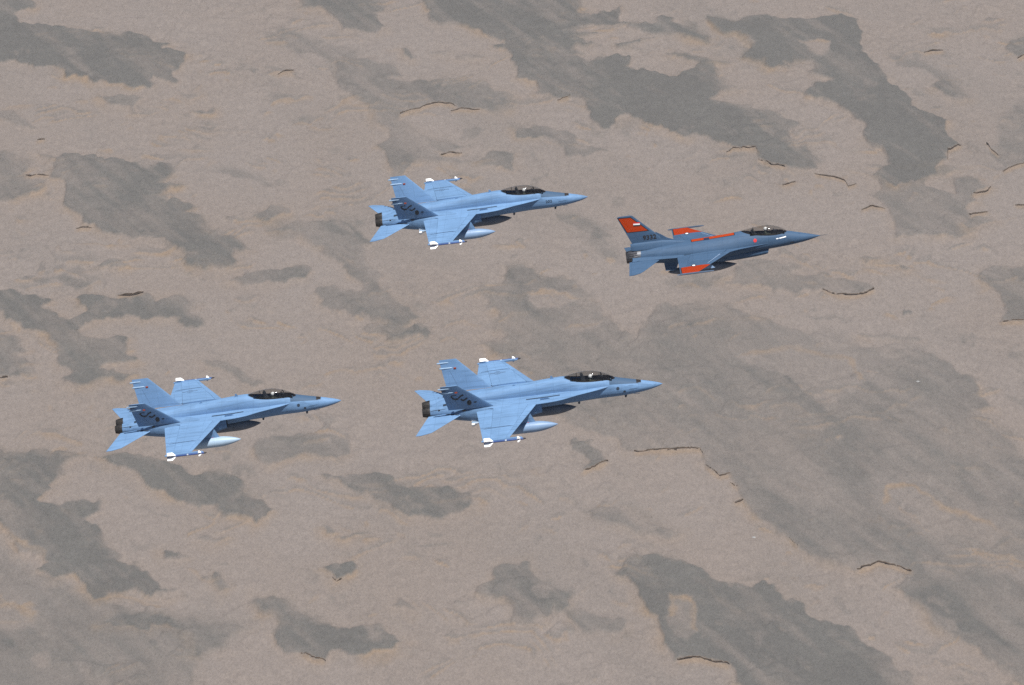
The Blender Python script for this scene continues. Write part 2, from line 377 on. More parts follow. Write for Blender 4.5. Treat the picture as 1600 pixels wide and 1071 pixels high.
# lobed edges: warp the survey coordinates a little
wx = X + free * 3.4 * fbm(X, Y * .55, 16, 5, 4) + .8 * vnoise(X, Y * .55, 2.8, 8)
wy = Y + free * 6.0 * fbm(X, Y * .55, 16, 6, 4) + 1.5 * vnoise(X, Y * .55, 3.2, 9)
billow = np.abs(fbm(X, Y * .55, 8.5, 21, 2)) * 6.0 - 1.2
frac = free * fbm(X, Y * .55, 11, 23, 5)
edgevar = .45 + 2.8 * free * sstep(.0, .7, fbm(X, Y * .55, 34, 27, 2))
rimgate = sstep(-.12, .42, fbm(X, Y * .55, 22, 29, 3))
scarp = np.zeros(X.shape)
dark = np.zeros(X.shape); rim = np.zeros(X.shape); height = np.zeros(X.shape)
for d, soft, pts in PATCH:
    P = parse(pts); qx, qy = ground_at(P[:, 0], P[:, 1])
    pad = 22
    idx = np.where((wx > qx.min() - pad) & (wx < qx.max() + pad) & (wy > qy.min() - 2 * pad) & (wy < qy.max() + 2 * pad))[0]
    px = wx[idx]; py = wy[idx] * .55          # measure distances in a space where both axes look alike
    best = np.full(px.shape, 1e9); ny = np.zeros(px.shape); ins = np.zeros(px.shape, bool)
    n = len(qx); ry = qy * .55
    for i in range(n):
        ax, ay, bx, by = qx[i], ry[i], qx[(i + 1) % n], ry[(i + 1) % n]
        dx, dy = bx - ax, by - ay
        t = np.clip(((px - ax) * dx + (py - ay) * dy) / (dx * dx + dy * dy + 1e-9), 0, 1)
        ex = px - ax - t * dx; ey = py - ay - t * dy
        q = ex * ex + ey * ey
        m = q < best; best = np.where(m, q, best); ny = np.where(m, ey, ny)
        cr = ((ay > py) != (by > py))
        xi = ax + (py - ay) / (dy if abs(dy) > 1e-9 else 1e-9) * dx
        ins ^= cr & (px < xi)
    dist = np.sqrt(best); sd = np.where(ins, dist, -dist)
    inward = np.where(ins, ny, -ny) / (dist + 1e-6)          # >0: the edge nearest the camera
    low = sstep(-.35, .35, inward)
    sd = sd + np.where(np.abs(sd) < 14, 2.2 * frac[idx], 0) * np.clip(np.sqrt(n) / 6, .3, 1)
    sd = sd + np.where(np.abs(sd) < 12, billow[idx] * free[idx], 0) * (.35 if d > 0 else .2) * np.clip(np.sqrt(n) / 5, .4, 1)
    vary = edgevar[idx]
    sf = ((1 - low) * (1.15 * soft) + low * (.45 + .2 * soft)) * vary + .25
    a = sstep(-sf, sf, sd)
    if d > 0:
        add = a * d
        dark[idx] = 1 - (1 - dark[idx]) * (1 - add)
        if d >= .5:
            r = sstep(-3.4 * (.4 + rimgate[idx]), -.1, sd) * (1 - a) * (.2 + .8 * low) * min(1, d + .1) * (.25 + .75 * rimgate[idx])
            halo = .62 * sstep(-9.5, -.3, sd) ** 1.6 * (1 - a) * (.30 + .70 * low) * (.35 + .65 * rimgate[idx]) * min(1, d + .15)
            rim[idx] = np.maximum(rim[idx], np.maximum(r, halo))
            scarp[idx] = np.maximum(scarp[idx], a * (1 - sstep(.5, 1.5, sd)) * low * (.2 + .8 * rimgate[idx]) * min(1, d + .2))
            height[idx] = np.maximum(height[idx], sstep(-1.2, .8, sd) * (.5 + .8 * d))
    else:
        dark[idx] *= 1 + a * d
        rim[idx] = np.maximum(rim[idx], sstep(-.5, 1.2, sd) * (1 - sstep(1.2, 4, sd)) * (1 - low) * .8)
# beyond the surveyed strip the same kind of ground goes on
vz = np.maximum(Y * math.cos(DEP) + CAM_H * math.sin(DEP), 1)
fu = PW / 2 + FPX * X / vz; fv = PH / 2 - FPX * (Y * AX_U[1] - CAM_H * AX_U[2]) / vz
edge = np.maximum(np.maximum(-15 - fu, fu - 1615), np.maximum(-15 - fv, fv - 1086))
outw = sstep(0, 60, edge)
pf = fbm(X + .5 * Y, Y * .6, 95, 40, 4)
pat = sstep(.02, .1, pf + .08 * fbm(X, Y, 14, 50, 2))
dark = dark * (1 - outw) + outw * pat * .85
rim *= (1 - outw); scarp *= (1 - outw)
# slight mottling of both surfaces, stretched along the drainage that runs down to the right
al = .47 * X - .88 * Y; ac = .88 * X + .47 * Y
mott = fbm(al * .22, ac, 9, 71, 5); wisp = fbm(al * .12, ac, 4.5, 171, 4); band = fbm(al * .25, ac, 40, 172, 4); mott2 = fbm(X, Y * .6, 60, 81, 3)
speck = vnoise(X, Y * .6, 5, 91) * .6 + vnoise(X, Y * .6, 2.2, 92) * .5
core = sstep(.15, .9, dark)
hole = sstep(.30, .62, fbm(X, Y * .55, 13, 271, 5) + .35 * mott) * sstep(-.25, .35, band)
fleck = sstep(.36, .60, fbm(X, Y * .5, 12, 371, 5) + .3 * mott) * sstep(-.05, .4, band + .3 * mott2)
dark = np.clip(dark * (1 + .46 * mott + .34 * wisp + .22 * mott2 + .55 * band - .70 * hole * (1 - .4 * sstep(.8, 1, dark))) + (1 - core) * (.34 * fleck + .16 * sstep(.0, .7, band) + .07 * sstep(.05, .6, wisp + .4 * mott)) + .34 * sstep(.72, .95, speck) * sstep(-.1, .5, mott2 + mott), 0, 1.08)
# low bedding edges: the sand lies in thin terraces, each ending in a faint pale lip with step shade painted into the ground tone above it
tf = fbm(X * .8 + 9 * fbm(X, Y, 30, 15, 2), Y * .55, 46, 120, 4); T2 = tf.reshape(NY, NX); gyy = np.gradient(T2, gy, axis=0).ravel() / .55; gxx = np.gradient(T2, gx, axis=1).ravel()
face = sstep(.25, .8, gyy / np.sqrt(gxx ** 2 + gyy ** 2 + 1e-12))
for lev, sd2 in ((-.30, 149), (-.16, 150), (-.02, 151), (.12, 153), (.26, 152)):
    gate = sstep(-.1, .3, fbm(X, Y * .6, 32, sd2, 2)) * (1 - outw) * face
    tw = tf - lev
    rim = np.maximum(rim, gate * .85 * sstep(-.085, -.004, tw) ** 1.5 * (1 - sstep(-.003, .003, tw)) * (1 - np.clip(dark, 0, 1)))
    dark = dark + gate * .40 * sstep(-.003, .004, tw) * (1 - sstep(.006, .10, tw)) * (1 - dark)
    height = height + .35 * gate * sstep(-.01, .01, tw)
dark = np.clip(dark + .30 * scarp, 0, 1.25)  # shade of the scarp face painted as a thin darker line
rim = np.clip(rim * (.75 + .8 * fbm(X, Y * .6, 11, 61, 3)), 0, 1)
for hgt, pts in LEDGE:      # fallen pale debris below each ledge
    P = parse(pts); qx, qy = ground_at(P[:, 0], P[:, 1])
    idx = np.where((X > qx.min() - 4) & (X < qx.max() + 4) & (Y > qy.min() - 12) & (Y < qy.max() + 3))[0]
    px_, py_ = X[idx], Y[idx]; o_ = np.argsort(qx); yl = np.interp(px_, qx[o_], qy[o_]); dlt = yl - py_
    ends = sstep(qx.min() - 2, qx.min() + 2, px_) * (1 - sstep(qx.max() - 2, qx.max() + 2, px_))
    rim[idx] = np.maximum(rim[idx], sstep(-.5, .8, dlt) * (1 - sstep(2, 8, dlt)) * ends * .8)
Z = height * (1 - outw) + .8 * fbm(X, Y, 70, 33, 2) + .25 * vnoise(X, Y, 6, 34) + .05 * vnoise(X, Y, 1.9, 35)
Zg = Z.reshape(NY, NX)
def terrain(x, y):
    i = np.clip(np.searchsorted(gx, x) - 1, 0, NX - 2); j = np.clip(np.searchsorted(gy, y) - 1, 0, NY - 2)
    return float(Zg[j, i])

gm = bpy.data.meshes.new('desert_ground')
gm.vertices.add(NX * NY)
gm.vertices.foreach_set('co', np.stack([X, Y, Z], 1).astype(np.float32).ravel())
jj, ii = np.meshgrid(np.arange(NY - 1), np.arange(NX - 1), indexing='ij')
a = (jj * NX + ii).ravel()
quads = np.stack([a, a + 1, a + 1 + NX, a + NX], 1).astype(np.int32)
gm.loops.add(quads.size); gm.loops.foreach_set('vertex_index', quads.ravel())
gm.polygons.add(len(quads)); gm.polygons.foreach_set('loop_start', np.arange(0, quads.size, 4, dtype=np.int32))
try: gm.polygons.foreach_set('loop_total', np.full(len(quads), 4, np.int32))
except Exception: pass
gm.polygons.foreach_set('use_smooth', np.ones(len(quads), bool))
for nm, arr in (('gravel', dark), ('rim', rim)):  # gravel holds the dark patches plus painted scarp and terrace shade
    at = gm.attributes.new(nm, 'FLOAT', 'POINT'); at.data.foreach_set('value', arr.astype(np.float32))
gm.update(); gm.validate()

def ground_material():
    t = NT('desert_surface')
    pos = t.n('ShaderNodeNewGeometry').outputs['Position']
    g = t.n('ShaderNodeAttribute', attribute_name='gravel').outputs['Fac']
    r = t.n('ShaderNodeAttribute', attribute_name='rim').outputs['Fac']
    big = t.noise(t.vscale(pos, (1, .6, 1)), .012, 3, .5)
    sand = t.mix(t.ramp(big, .3, .7), (0.195, 0.161, 0.139), (0.199, 0.168, 0.149))
    grav = t.mix(t.ramp(t.noise(t.vscale(pos, (1, .6, 1)), .03, 3, .5), .3, .7), (0.094, 0.089, 0.081), (0.104, 0.099, 0.090))
    streak = t.noise(t.vscale(pos, (.06, .12, 1)), 1.0, 4, .6)
    gg = t.math('MULTIPLY', g, t.ramp(streak, .2, .8, .88, 1.1))
    c = t.mix(t.math('MINIMUM', gg, 1.25), sand, grav)
    c = t.mix(t.math('MULTIPLY', r, .80), c, (0.226, 0.160, 0.104))
    # stones and pebbles: fine speckle
    f1 = t.noise(t.vscale(pos, (1, .5, 1)), .95, 2, .7)
    f2 = t.noise(t.vscale(pos, (1, .5, 1)), .33, 3, .6)
    k = t.math('ADD', t.math('MULTIPLY', t.math('SUBTRACT', f1, .5), .66), t.math('MULTIPLY', t.math('SUBTRACT', f2, .5), .40))
    sc = t.math('ADD', 1.0, k)
    vm = t.n('ShaderNodeVectorMath', operation='SCALE'); t.l(c, vm.inputs[0]); t.l(sc, vm.inputs['Scale'])
    tint = t.noise(t.vscale(pos, (1, .5, 1)), 1.3, 1, .5)
    c = t.mix(t.math('MULTIPLY', t.ramp(tint, .35, .65), .10), vm.outputs[0], (0.155, 0.129, 0.139))
    bump = t.n('ShaderNodeBump'); bump.inputs['Strength'].default_value = .35; bump.inputs['Distance'].default_value = .25
    t.l(f1, bump.inputs['Height'])
    t.principled(c, .95, 0, .15, bump.outputs[0])
    return t.mat
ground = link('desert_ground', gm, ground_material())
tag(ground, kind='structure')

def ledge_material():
    t = NT('ledge_rock_shaded'); pos = t.n('ShaderNodeNewGeometry').outputs['Position']
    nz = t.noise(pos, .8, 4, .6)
    t.principled(t.mix(t.ramp(nz, .3, .7), (.040, .027, .017), (.095, .060, .036)), .95, 0, .1)  # brown rock with the overhang's shade put into the colour
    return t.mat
def ledge_top_material():
    t = NT('ledge_top'); pos = t.n('ShaderNodeNewGeometry').outputs['Position']
    nz = t.noise(pos, .5, 4, .6)
    t.principled(t.mix(t.ramp(nz, .3, .7), (.115, .102, .09), (.165, .140, .119)), .95, 0, .1)
    return t.mat
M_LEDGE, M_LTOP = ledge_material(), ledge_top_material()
rng = random.Random(4)
for hgt, pts in LEDGE:
    P = parse(pts); qx, qy = ground_at(P[:, 0], P[:, 1])
    line = []
    for i in range(len(qx) - 1):
        L = math.hypot(qx[i + 1] - qx[i], qy[i + 1] - qy[i]); n = max(2, int(L / .8))
        for k in range(n): line.append((qx[i] + (qx[i + 1] - qx[i]) * k / n, qy[i] + (qy[i + 1] - qy[i]) * k / n))
    line.append((qx[-1], qy[-1]))
    rings = []; N = len(line)
    for i, (x, y) in enumerate(line):
        e = min(i, N - 1 - i) / max(1, N - 1) * 2
        amp = .32 * hgt * min(1, .06 + e * 1.8) * (.60 + .55 * (.5 + .5 * float(vnoise(np.array([x]), np.array([y]), 3.5, 77)[0])) + .25 * rng.random())
        yy = y + .9 * float(vnoise(np.array([x]), np.array([y]), 5.0, 78)[0]) + .4 * (rng.random() - .5); xx = x + .2 * (rng.random() - .5)
        base = terrain(xx, yy - 3.0) - .15
        top = max(base + .15 + amp, terrain(xx, yy) + .06, terrain(xx, yy + 1.7) + .04)
        back = terrain(xx, yy + 2.2) - .12
        rings.append([(xx, yy + 2.2, min(back, top)), (xx, yy + .3, top), (xx + .1, yy - .5 - .3 * amp, top - .05), (xx, yy - .35 - .3 * amp, top - .28 * amp),
                      (xx, yy + .05, top - .4 * amp), (xx, yy - .25, base + .2 * amp), (xx, yy - .7, base - .3)])
    v, f = loft(rings, False, False, closed=False)
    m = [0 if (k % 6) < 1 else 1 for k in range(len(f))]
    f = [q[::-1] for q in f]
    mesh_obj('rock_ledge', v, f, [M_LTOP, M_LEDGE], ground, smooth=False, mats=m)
# ------------------------------------------------------------------ aircraft materials
def paint(name, base, mask=None, extra=None, streak=.30, rough=.58, tonal=None):
    """weathered airframe paint; Object coordinates are the aircraft's own axes"""
    t = NT(name); tc = t.n('ShaderNodeTexCoord').outputs['Object']
    sx = t.n('ShaderNodeSeparateXYZ'); t.l(tc, sx.inputs[0]); x, y, z = sx.outputs
    rnd = t.n('ShaderNodeObjectInfo').outputs['Random']       # every panel weathers in its own way
    off = t.n('ShaderNodeVectorMath', operation='ADD'); t.l(tc, off.inputs[0]); t.l(t.math('MULTIPLY', rnd, 60.0), off.inputs[1]); tc = off.outputs[0]
    col = t.mix(t.ramp(t.noise(tc, .55, 3, .5), .35, .65), tuple(q * .93 for q in base), tuple(q * 1.05 for q in base))
    if tonal: col = tonal(t, x, y, z, col)
    # stains drawn back by the air stream
    st = t.noise(t.vscale(tc, (.35, 3.2, 3.2)), 1.0, 5, .6)
    col = t.mix(t.ramp(st, .50, .72, 0, streak), col, tuple(q * .45 for q in base))
    st2 = t.noise(t.vscale(tc, (1.4, 2.2, 2.2)), 1.3, 3, .6)
    col = t.mix(t.ramp(st2, .55, .72, 0, .34), col, tuple(min(1, q * 1.28) for q in base))
    col = t.mix(t.math('MULTIPLY', rnd, .16), col, tuple(q * .62 for q in base))
    st3 = t.noise(t.vscale(tc, (.25, 6.0, 6.0)), 1.0, 4, .65)
    col = t.mix(t.ramp(st3, .52, .70, 0, streak * 1.3), col, tuple(q * .38 for q in base))
    # panel joints
    def lines(v, step, w):
        fr = t.math('FRACT', t.math('DIVIDE', v, step))
        return t.math('LESS_THAN', fr, w / step)
    pl = t.math('MAXIMUM', lines(t.math('ADD', x, t.math('MULTIPLY', t.math('ABSOLUTE', y), .11)), 1.15, .035), lines(t.math('ADD', t.math('ABSOLUTE', y), 40.2), .83, .03))
    col = t.mix(t.math('MULTIPLY', pl, .20), col, tuple(q * .35 for q in base))
    if mask: col = mask(t, x, y, z, col)
    bp = t.n('ShaderNodeBump'); bp.inputs['Strength'].default_value = .12; bp.inputs['Distance'].default_value = .05
    t.l(t.noise(t.vscale(tc, (.9, 1.6, 1.6)), 1.0, 2, .5), bp.inputs['Height'])
    t.principled(col, rough, 0, .15, bp.outputs[0])
    return t.mat

OX, OZ = 8.5, .8                       # aircraft origin: under the wing, in metres behind / below the nose tip
def V(s, y, z): return (OX - s, -y, z + OZ)      # s behind the nose, y to starboard, z above the nose tip

F18 = (.146, .262, .445)
def under_canopy(t, s, y, z, sc, half, w, zmin):      # matt black deck under the canopy glass
    u = t.math('DIVIDE', t.math('SUBTRACT', s, sc), half); v = t.math('DIVIDE', y, w)
    r = t.math('ADD', t.math('POWER', t.math('ABSOLUTE', u), 2.2), t.math('MULTIPLY', v, v))
    return t.math('MULTIPLY', t.ramp(r, .97, 1.03, 1, 0), t.math('GREATER_THAN', z, zmin))
def tonal18(t, x, y, z, col):          # darker upper grey on the nose panel in front of the windscreen, gun port
    s = t.math('SUBTRACT', OX, x)
    p = t.poly(s, z, [(1.62, OZ + .36), (1.62, OZ + 1.2), (3.6, OZ + 1.2), (3.6, OZ + .64)])
    col = t.mix(t.ramp(p, 0, .03), col, (.055, .10, .17))
    deck = under_canopy(t, s, y, z, 4.87, 1.70, .475, OZ + .80)
    col = t.mix(deck, col, (.012, .010, .010))
    g = t.poly(s, z, [(1.42, OZ + .36), (1.42, OZ + .9), (1.78, OZ + .9), (1.78, OZ + .40)])
    return t.mix(t.ramp(g, 0, .04), col, (.025, .022, .022))
M18 = paint('airframe_grey_blue', F18)
M18F = paint('fuselage_grey_blue', F18, mask=tonal18, streak=.34)
M18N = paint('nacelle_grey_blue', tuple(q * .92 for q in F18), streak=.42)
M18FIN = paint('fin_grey_blue', tuple(q * .97 for q in F18), streak=.22)

def frame16(t, sd, col, c=(.40, .040, .004)):
    col = t.mix(t.math('GREATER_THAN', sd, 0.0), col, (.02, .014, .014))
    return t.mix(t.math('GREATER_THAN', sd, .055), col, c)
def wing16(t, x, y, z, col):
    s = t.math('SUBTRACT', OX, x); ay = t.math('ABSOLUTE', y)
    sd = t.math('MINIMUM', t.math('SUBTRACT', ay, 3.36), t.math('SUBTRACT', 10.87, s))
    col = t.mix(t.math('GREATER_THAN', sd, 0.0), col, (.03, .018, .016))
    return t.mix(t.math('GREATER_THAN', t.math('MINIMUM', t.math('SUBTRACT', ay, 3.37), t.math('SUBTRACT', 10.80, s)), 0.0), col, (.30, .030, .003))
def fin16(t, x, y, z, col):
    s = t.math('SUBTRACT', OX, x)
    return frame16(t, t.poly(s, z, [(15.03, OZ + 3.40), (14.02, OZ + 3.36), (12.74, OZ + 2.11), (14.44, OZ + 2.13)]), col)
def fus16(t, x, y, z, col):
    s = t.math('SUBTRACT', OX, x); ay = t.math('ABSOLUTE', y)
    sd = t.math('MINIMUM', t.math('SUBTRACT', .27, ay), t.math('MINIMUM', t.math('SUBTRACT', s, 6.42), t.math('SUBTRACT', 9.74, s)))
    sd = t.math('MINIMUM', sd, t.math('SUBTRACT', z, OZ + .5))
    col = frame16(t, sd, col, (.34, .038, .004))
    col = t.mix(under_canopy(t, s, y, z, 4.2, 1.70, .47, OZ + .55), col, (.012, .010, .010))
    bl = t.poly(s, y, [(8.35, -.30), (8.35, .0), (8.78, .0), (8.78, -.30)])
    return t.mix(t.math('MULTIPLY', t.math('GREATER_THAN', bl, 0), t.math('GREATER_THAN', z, OZ + .5)), col, (.02, .03, .06))
F16 = (.055, .103, .180)
M16 = paint('airframe_steel_blue', F16, streak=.2)
M16W = paint('wing_steel_blue_orange', F16, mask=wing16, streak=.2)
M16FIN = paint('fin_steel_blue_orange', tuple(q * 1.0 for q in F16), mask=fin16, streak=.2)
M16F = paint('fuselage_steel_blue_orange', F16, mask=fus16, streak=.26)

M_NOZ = plain('burnt_nozzle_metal', (.030, .027, .026), .5, .4, .35, 4)
M_NOZ16 = plain('heat_stained_nozzle_metal', (.085, .085, .095), .36, .7, .5, 2.2)
M_NOZBAND = plain('polished_nozzle_band', (.13, .135, .15), .5, .6, .2, 3)
M_DARK = plain('cockpit_black', (.009, .008, .008), .8, spec=.1)
M_DUCT = plain('intake_duct_black', (.02, .02, .02), .8)
M_BLACK = plain('black_marking', (.022, .023, .028), .6)
M_FINMARK = plain('worn_black_marking', (.026, .030, .038), .6, var=.4, scale=6)
M_GREYMARK = plain('dark_grey_marking', (.03, .045, .07), .6)
M_SOFTMARK = plain('faded_grey_marking', (.095, .165, .28), .6)
M_WHITE = plain('white_paint', (.86, .87, .88), .45, var=.03)
M_PALE = plain('pale_fairing_grey', (.23, .34, .48), .5)
M_RED = plain('red_paint', (.55, .03, .03), .5)
M_LAMP = plain('amber_lens', (.30, .06, .03), .3)
M_MISS = plain('blue_inert_missile_paint', (.045, .085, .24), .4, var=.1)
M_BAND = plain('missile_silver_band', (.40, .45, .52), .35, .2)
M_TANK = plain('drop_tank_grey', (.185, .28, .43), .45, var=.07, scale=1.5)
M_TANKDARK = plain('drop_tank_shaded_grey', (.10, .12, .155), .6, var=.18, scale=1.2)  # belly tank grey, shade under the fuselage put into the colour
M_TANKWHITE = plain('drop_tank_white', (.32, .43, .55), .45, var=.06, scale=1.5)
M_SEAT = plain('seat_black', (.018, .018, .022), .7, spec=.2)
M_SEATPAD = plain('seat_headbox_grey', (.035, .038, .045), .6)
M_SUIT = plain('flight_suit_olive', (.045, .052, .035), .8)
M_HELMET = plain('helmet_white', (.80, .80, .80), .35, var=.02, spec=.4)
M_VISOR = plain('visor_black', (.01, .01, .012), .35, spec=.2)
M_MASK = plain('oxygen_mask_grey', (.05, .055, .06), .6)
M_RAIL16 = plain('launch_rail_grey', (.075, .11, .17), .5)
M_HIGHLIGHT = plain('pale_highlight_strip', (.26, .34, .48), .5)  # light grey for the painted highlight on the flap hinge

def glass():
    t = NT('canopy_glass')
    tr = t.n('ShaderNodeBsdfTransparent'); tr.inputs[0].default_value = (.78, .78, .77, 1)
    gl = t.n('ShaderNodeBsdfGlossy'); gl.inputs['Roughness'].default_value = .03; gl.inputs[0].default_value = (.9, .92, 1, 1)
    lw = t.n('ShaderNodeLayerWeight'); lw.inputs[0].default_value = .5
    fac = t.math('MULTIPLY_ADD', t.math('POWER', lw.outputs['Facing'], 4.0), .40, .045)
    mx = t.n('ShaderNodeMixShader'); t.l(fac, mx.inputs[0]); t.l(tr.outputs[0], mx.inputs[1]); t.l(gl.outputs[0], mx.inputs[2])
    t.l(mx.outputs[0], t.out.inputs['Surface'])
    return t.mat
M_GLASS = glass()

# ------------------------------------------------------------------ aircraft shapes
def interp(tab, s):
    """smooth table interpolation (Catmull-Rom with limited tangents)"""
    if s <= tab[0][0]: return list(tab[0][1:])
    if s >= tab[-1][0]: return list(tab[-1][1:])
    for i in range(len(tab) - 1):
        if tab[i][0] <= s <= tab[i + 1][0]: break
    a, b = tab[i], tab[i + 1]; p = tab[max(i - 1, 0)]; q = tab[min(i + 2, len(tab) - 1)]
    h = b[0] - a[0]; u = (s - a[0]) / h; out = []
    for k in range(1, len(a)):
        d = (b[k] - a[k]) / h
        d0 = (a[k] - p[k]) / (a[0] - p[0]) if a[0] > p[0] else d
        d1 = (q[k] - b[k]) / (q[0] - b[0]) if q[0] > b[0] else d
        m0 = 0 if d0 * d <= 0 else 2 * d0 * d / (d0 + d)
        m1 = 0 if d1 * d <= 0 else 2 * d1 * d / (d1 + d)
        if a[0] == p[0]: m0 = d
        if b[0] == q[0]: m1 = d
        out.append((2 * u ** 3 - 3 * u * u + 1) * a[k] + (u ** 3 - 2 * u * u + u) * h * m0 + (-2 * u ** 3 + 3 * u * u) * b[k] + (u ** 3 - u * u) * h * m1)
    return out

def ring(s, w, zt, zm, zb, nt, nb, yc=0.0, N=40):
    """closed fuselage section; index runs from starboard over the top to port, back below"""
    out = []
    for k in range(N):
        a = 2 * math.pi * k / N; c = math.cos(a)
        if k < N // 2:
            z = zm + (zt - zm) * max(0, 1 - abs(c) ** nt) ** (1 / nt)
        else:
            z = zm + (zb - zm) * max(0, 1 - abs(c) ** nb) ** (1 / nb)
        out.append(V(s, yc + w * c, z))
    return out

def hull(name, tab, stations, mat, parent, hole=None, yc=None, N=40, cap0=True, cap1=True):
    rings = []
    for s in stations:
        r = interp(tab, s)
        rings.append(ring(s, *r[:6], yc=(r[6] if len(r) > 6 else 0) if yc is None else yc, N=N))
    v, f = loft(rings, cap0, cap1)
    if hole:
        s0, s1, cmax = hole; keep = []
        for i in range(len(stations) - 1):
            for j in range(N):
                ca = abs(math.cos(2 * math.pi * (j + .5) / N))
                mid = (stations[i] + stations[i + 1]) / 2
                if not (s0 < mid < s1 and j < N // 2 and ca < cmax): keep.append(f[i * N + j])
        f = keep + f[(len(stations) - 1) * N:]
    return mesh_obj(name, v, f, mat, parent)

class Surf:
    """wing-like panel: chord positions in s, span from root to tip point (y, z)"""
    def __init__(s, rle, rte, tle, tte, root, tip, tc=.05, tct=None):
        s.a = (rle, rte, tle, tte); s.root = root; s.tip = tip; s.tc = tc; s.tct = tct or tc
        dy, dz = tip[0] - root[0], tip[1] - root[1]; L = math.hypot(dy, dz); s.L = L
        s.n = (-dz / L, dy / L)               # normal in (y, z): 'up' side for a starboard wing
        if s.n[1] < 0 or (abs(s.n[1]) < 1e-6 and s.n[0] < 0): s.n = (-s.n[0], -s.n[1])
    def le(s, h): return s.a[0] + (s.a[2] - s.a[0]) * h
    def te(s, h): return s.a[1] + (s.a[3] - s.a[1]) * h
    def half(s, c, h):
        ch = s.te(h) - s.le(h); c = min(max(c, 0), 1)
        return .5 * (s.tc + (s.tct - s.tc) * h) * ch * (math.sqrt(c) * (1 - c) / .3849) + .008
    def mid(s, h): return (s.root[0] + (s.tip[0] - s.root[0]) * h, s.root[1] + (s.tip[1] - s.root[1]) * h)
    def pt(s, c, h, side, off=0.0):
        y, z = s.mid(h); d = (s.half(c, h) + off) * side
        return V(s.le(h) + (s.te(h) - s.le(h)) * c, y + s.n[0] * d, z + s.n[1] * d)
    def at(s, sv, h, side, off=.006):
        c = (sv - s.le(h)) / (s.te(h) - s.le(h)); return s.pt(c, h, side, off)
    def piece(s, name, mat, parent, c0=0, c1=1, h0=0, h1=1, nc=12, nh=8, tipround=0, bend=0.0):
        rings = []
        for i in range(nh + 1):
            h = h0 + (h1 - h0) * i / nh; r = []
            cs = [c0 + (c1 - c0) * (.5 - .5 * math.cos(math.pi * k / nc)) for k in range(nc + 1)]
            def q(c, side):
                cc = c
                if tipround:
                    e = max(0, (h - (1 - tipround)) / tipround)
                    cc = c + (1 - c) * .55 * e * e
                p = s.pt(cc, h, side)
                if bend: p = (p[0], p[1], p[2] - bend * (c - c0))
                return p
            r = [q(c, 1) for c in cs] + [q(c, -1) for c in cs[::-1]]
            rings.append(r)
        v, f = loft(rings)
        return mesh_obj(name, v, f, mat, parent)
def mirror(su):
    return Surf(*su.a, (-su.root[0], su.root[1]), (-su.tip[0], su.tip[1]), su.tc, su.tct)

def plate(name, outline, zfun, thick, mat, parent, inner=.35, sgn=1, nc=5):
    """thin lifting plate between the fuselage (y = inner) and an outline [(s, y)]"""
    rings = []
    for s, y in outline:
        up = []; lo = []
        for k in range(nc + 1):
            u = k / nc; yy = inner + (y - inner) * u
            t = thick * (1 - u ** 2.2) + .012
            up.append(V(s, sgn * yy, zfun(s, yy) + t)); lo.append(V(s, sgn * yy, zfun(s, yy) - t))
        rings.append(up + lo[::-1])
    v, f = loft(rings)
    return mesh_obj(name, v, f, mat, parent)

def strokes(name, lines, width, fn, mat, parent, closed_fill=False):
    """flat painted strokes mapped onto a surface by fn(a, b)"""
    mb = MB()
    for ln in lines:
        for i in range(len(ln) - 1):
            (x0, y0), (x1, y1) = ln[i], ln[i + 1]
            L = math.hypot(x1 - x0, y1 - y0); nx, ny = -(y1 - y0) / L * width / 2, (x1 - x0) / L * width / 2
            ex, ey = (x1 - x0) / L * width * .3, (y1 - y0) / L * width * .3
            mb.add([fn(x0 - ex + nx, y0 - ey + ny), fn(x0 - ex - nx, y0 - ey - ny), fn(x1 + ex - nx, y1 + ey - ny), fn(x1 + ex + nx, y1 + ey + ny)], [(0, 1, 2, 3)])
    return mb.build(name, mat, parent, smooth=False)
def disc(name, c, r, fn, mat, parent, r0=0.0, n=20, sq=1.0):
    if r0 > 0:
        v = [fn(c[0] + r * math.cos(2 * math.pi * k / n), c[1] + r * sq * math.sin(2 * math.pi * k / n)) for k in range(n)] + \
            [fn(c[0] + r0 * math.cos(2 * math.pi * k / n), c[1] + r0 * sq * math.sin(2 * math.pi * k / n)) for k in range(n)]
        f = [(k, (k + 1) % n, n + (k + 1) % n, n + k) for k in range(n)]
    else:
        v = [fn(c[0] + r * math.cos(2 * math.pi * k / n), c[1] + r * sq * math.sin(2 * math.pi * k / n)) for k in range(n)]; f = [tuple(range(n))]
    return mesh_obj(name, v, f, mat, parent, smooth=False)
def lettering(name, text, size, width, fn, mat, parent, bold=.02):
    """real letter shapes; fn(u, v) maps right/up in metres to the surface"""
    cu = bpy.data.curves.new(name, 'FONT'); cu.body = text; cu.size = 1.0; cu.offset = bold; cu.fill_mode = 'FRONT'; cu.resolution_u = 3
    ob = bpy.data.objects.new(name, cu); COL.objects.link(ob)
    dg = bpy.context.evaluated_depsgraph_get(); me = bpy.data.meshes.new_from_object(ob.evaluated_get(dg))
    bpy.data.objects.remove(ob, do_unlink=True)
    xs = [v.co.x for v in me.vertices]; ys = [v.co.y for v in me.vertices]
    x0, x1, y0, y1 = min(xs), max(xs), min(ys), max(ys)
    for v in me.vertices:
        v.co = fn((v.co.x - x0) / (x1 - x0) * width - width / 2, (v.co.y - y0) / (y1 - y0) * size - size / 2)
    me.name = name
    return link(name, me, mat, parent)

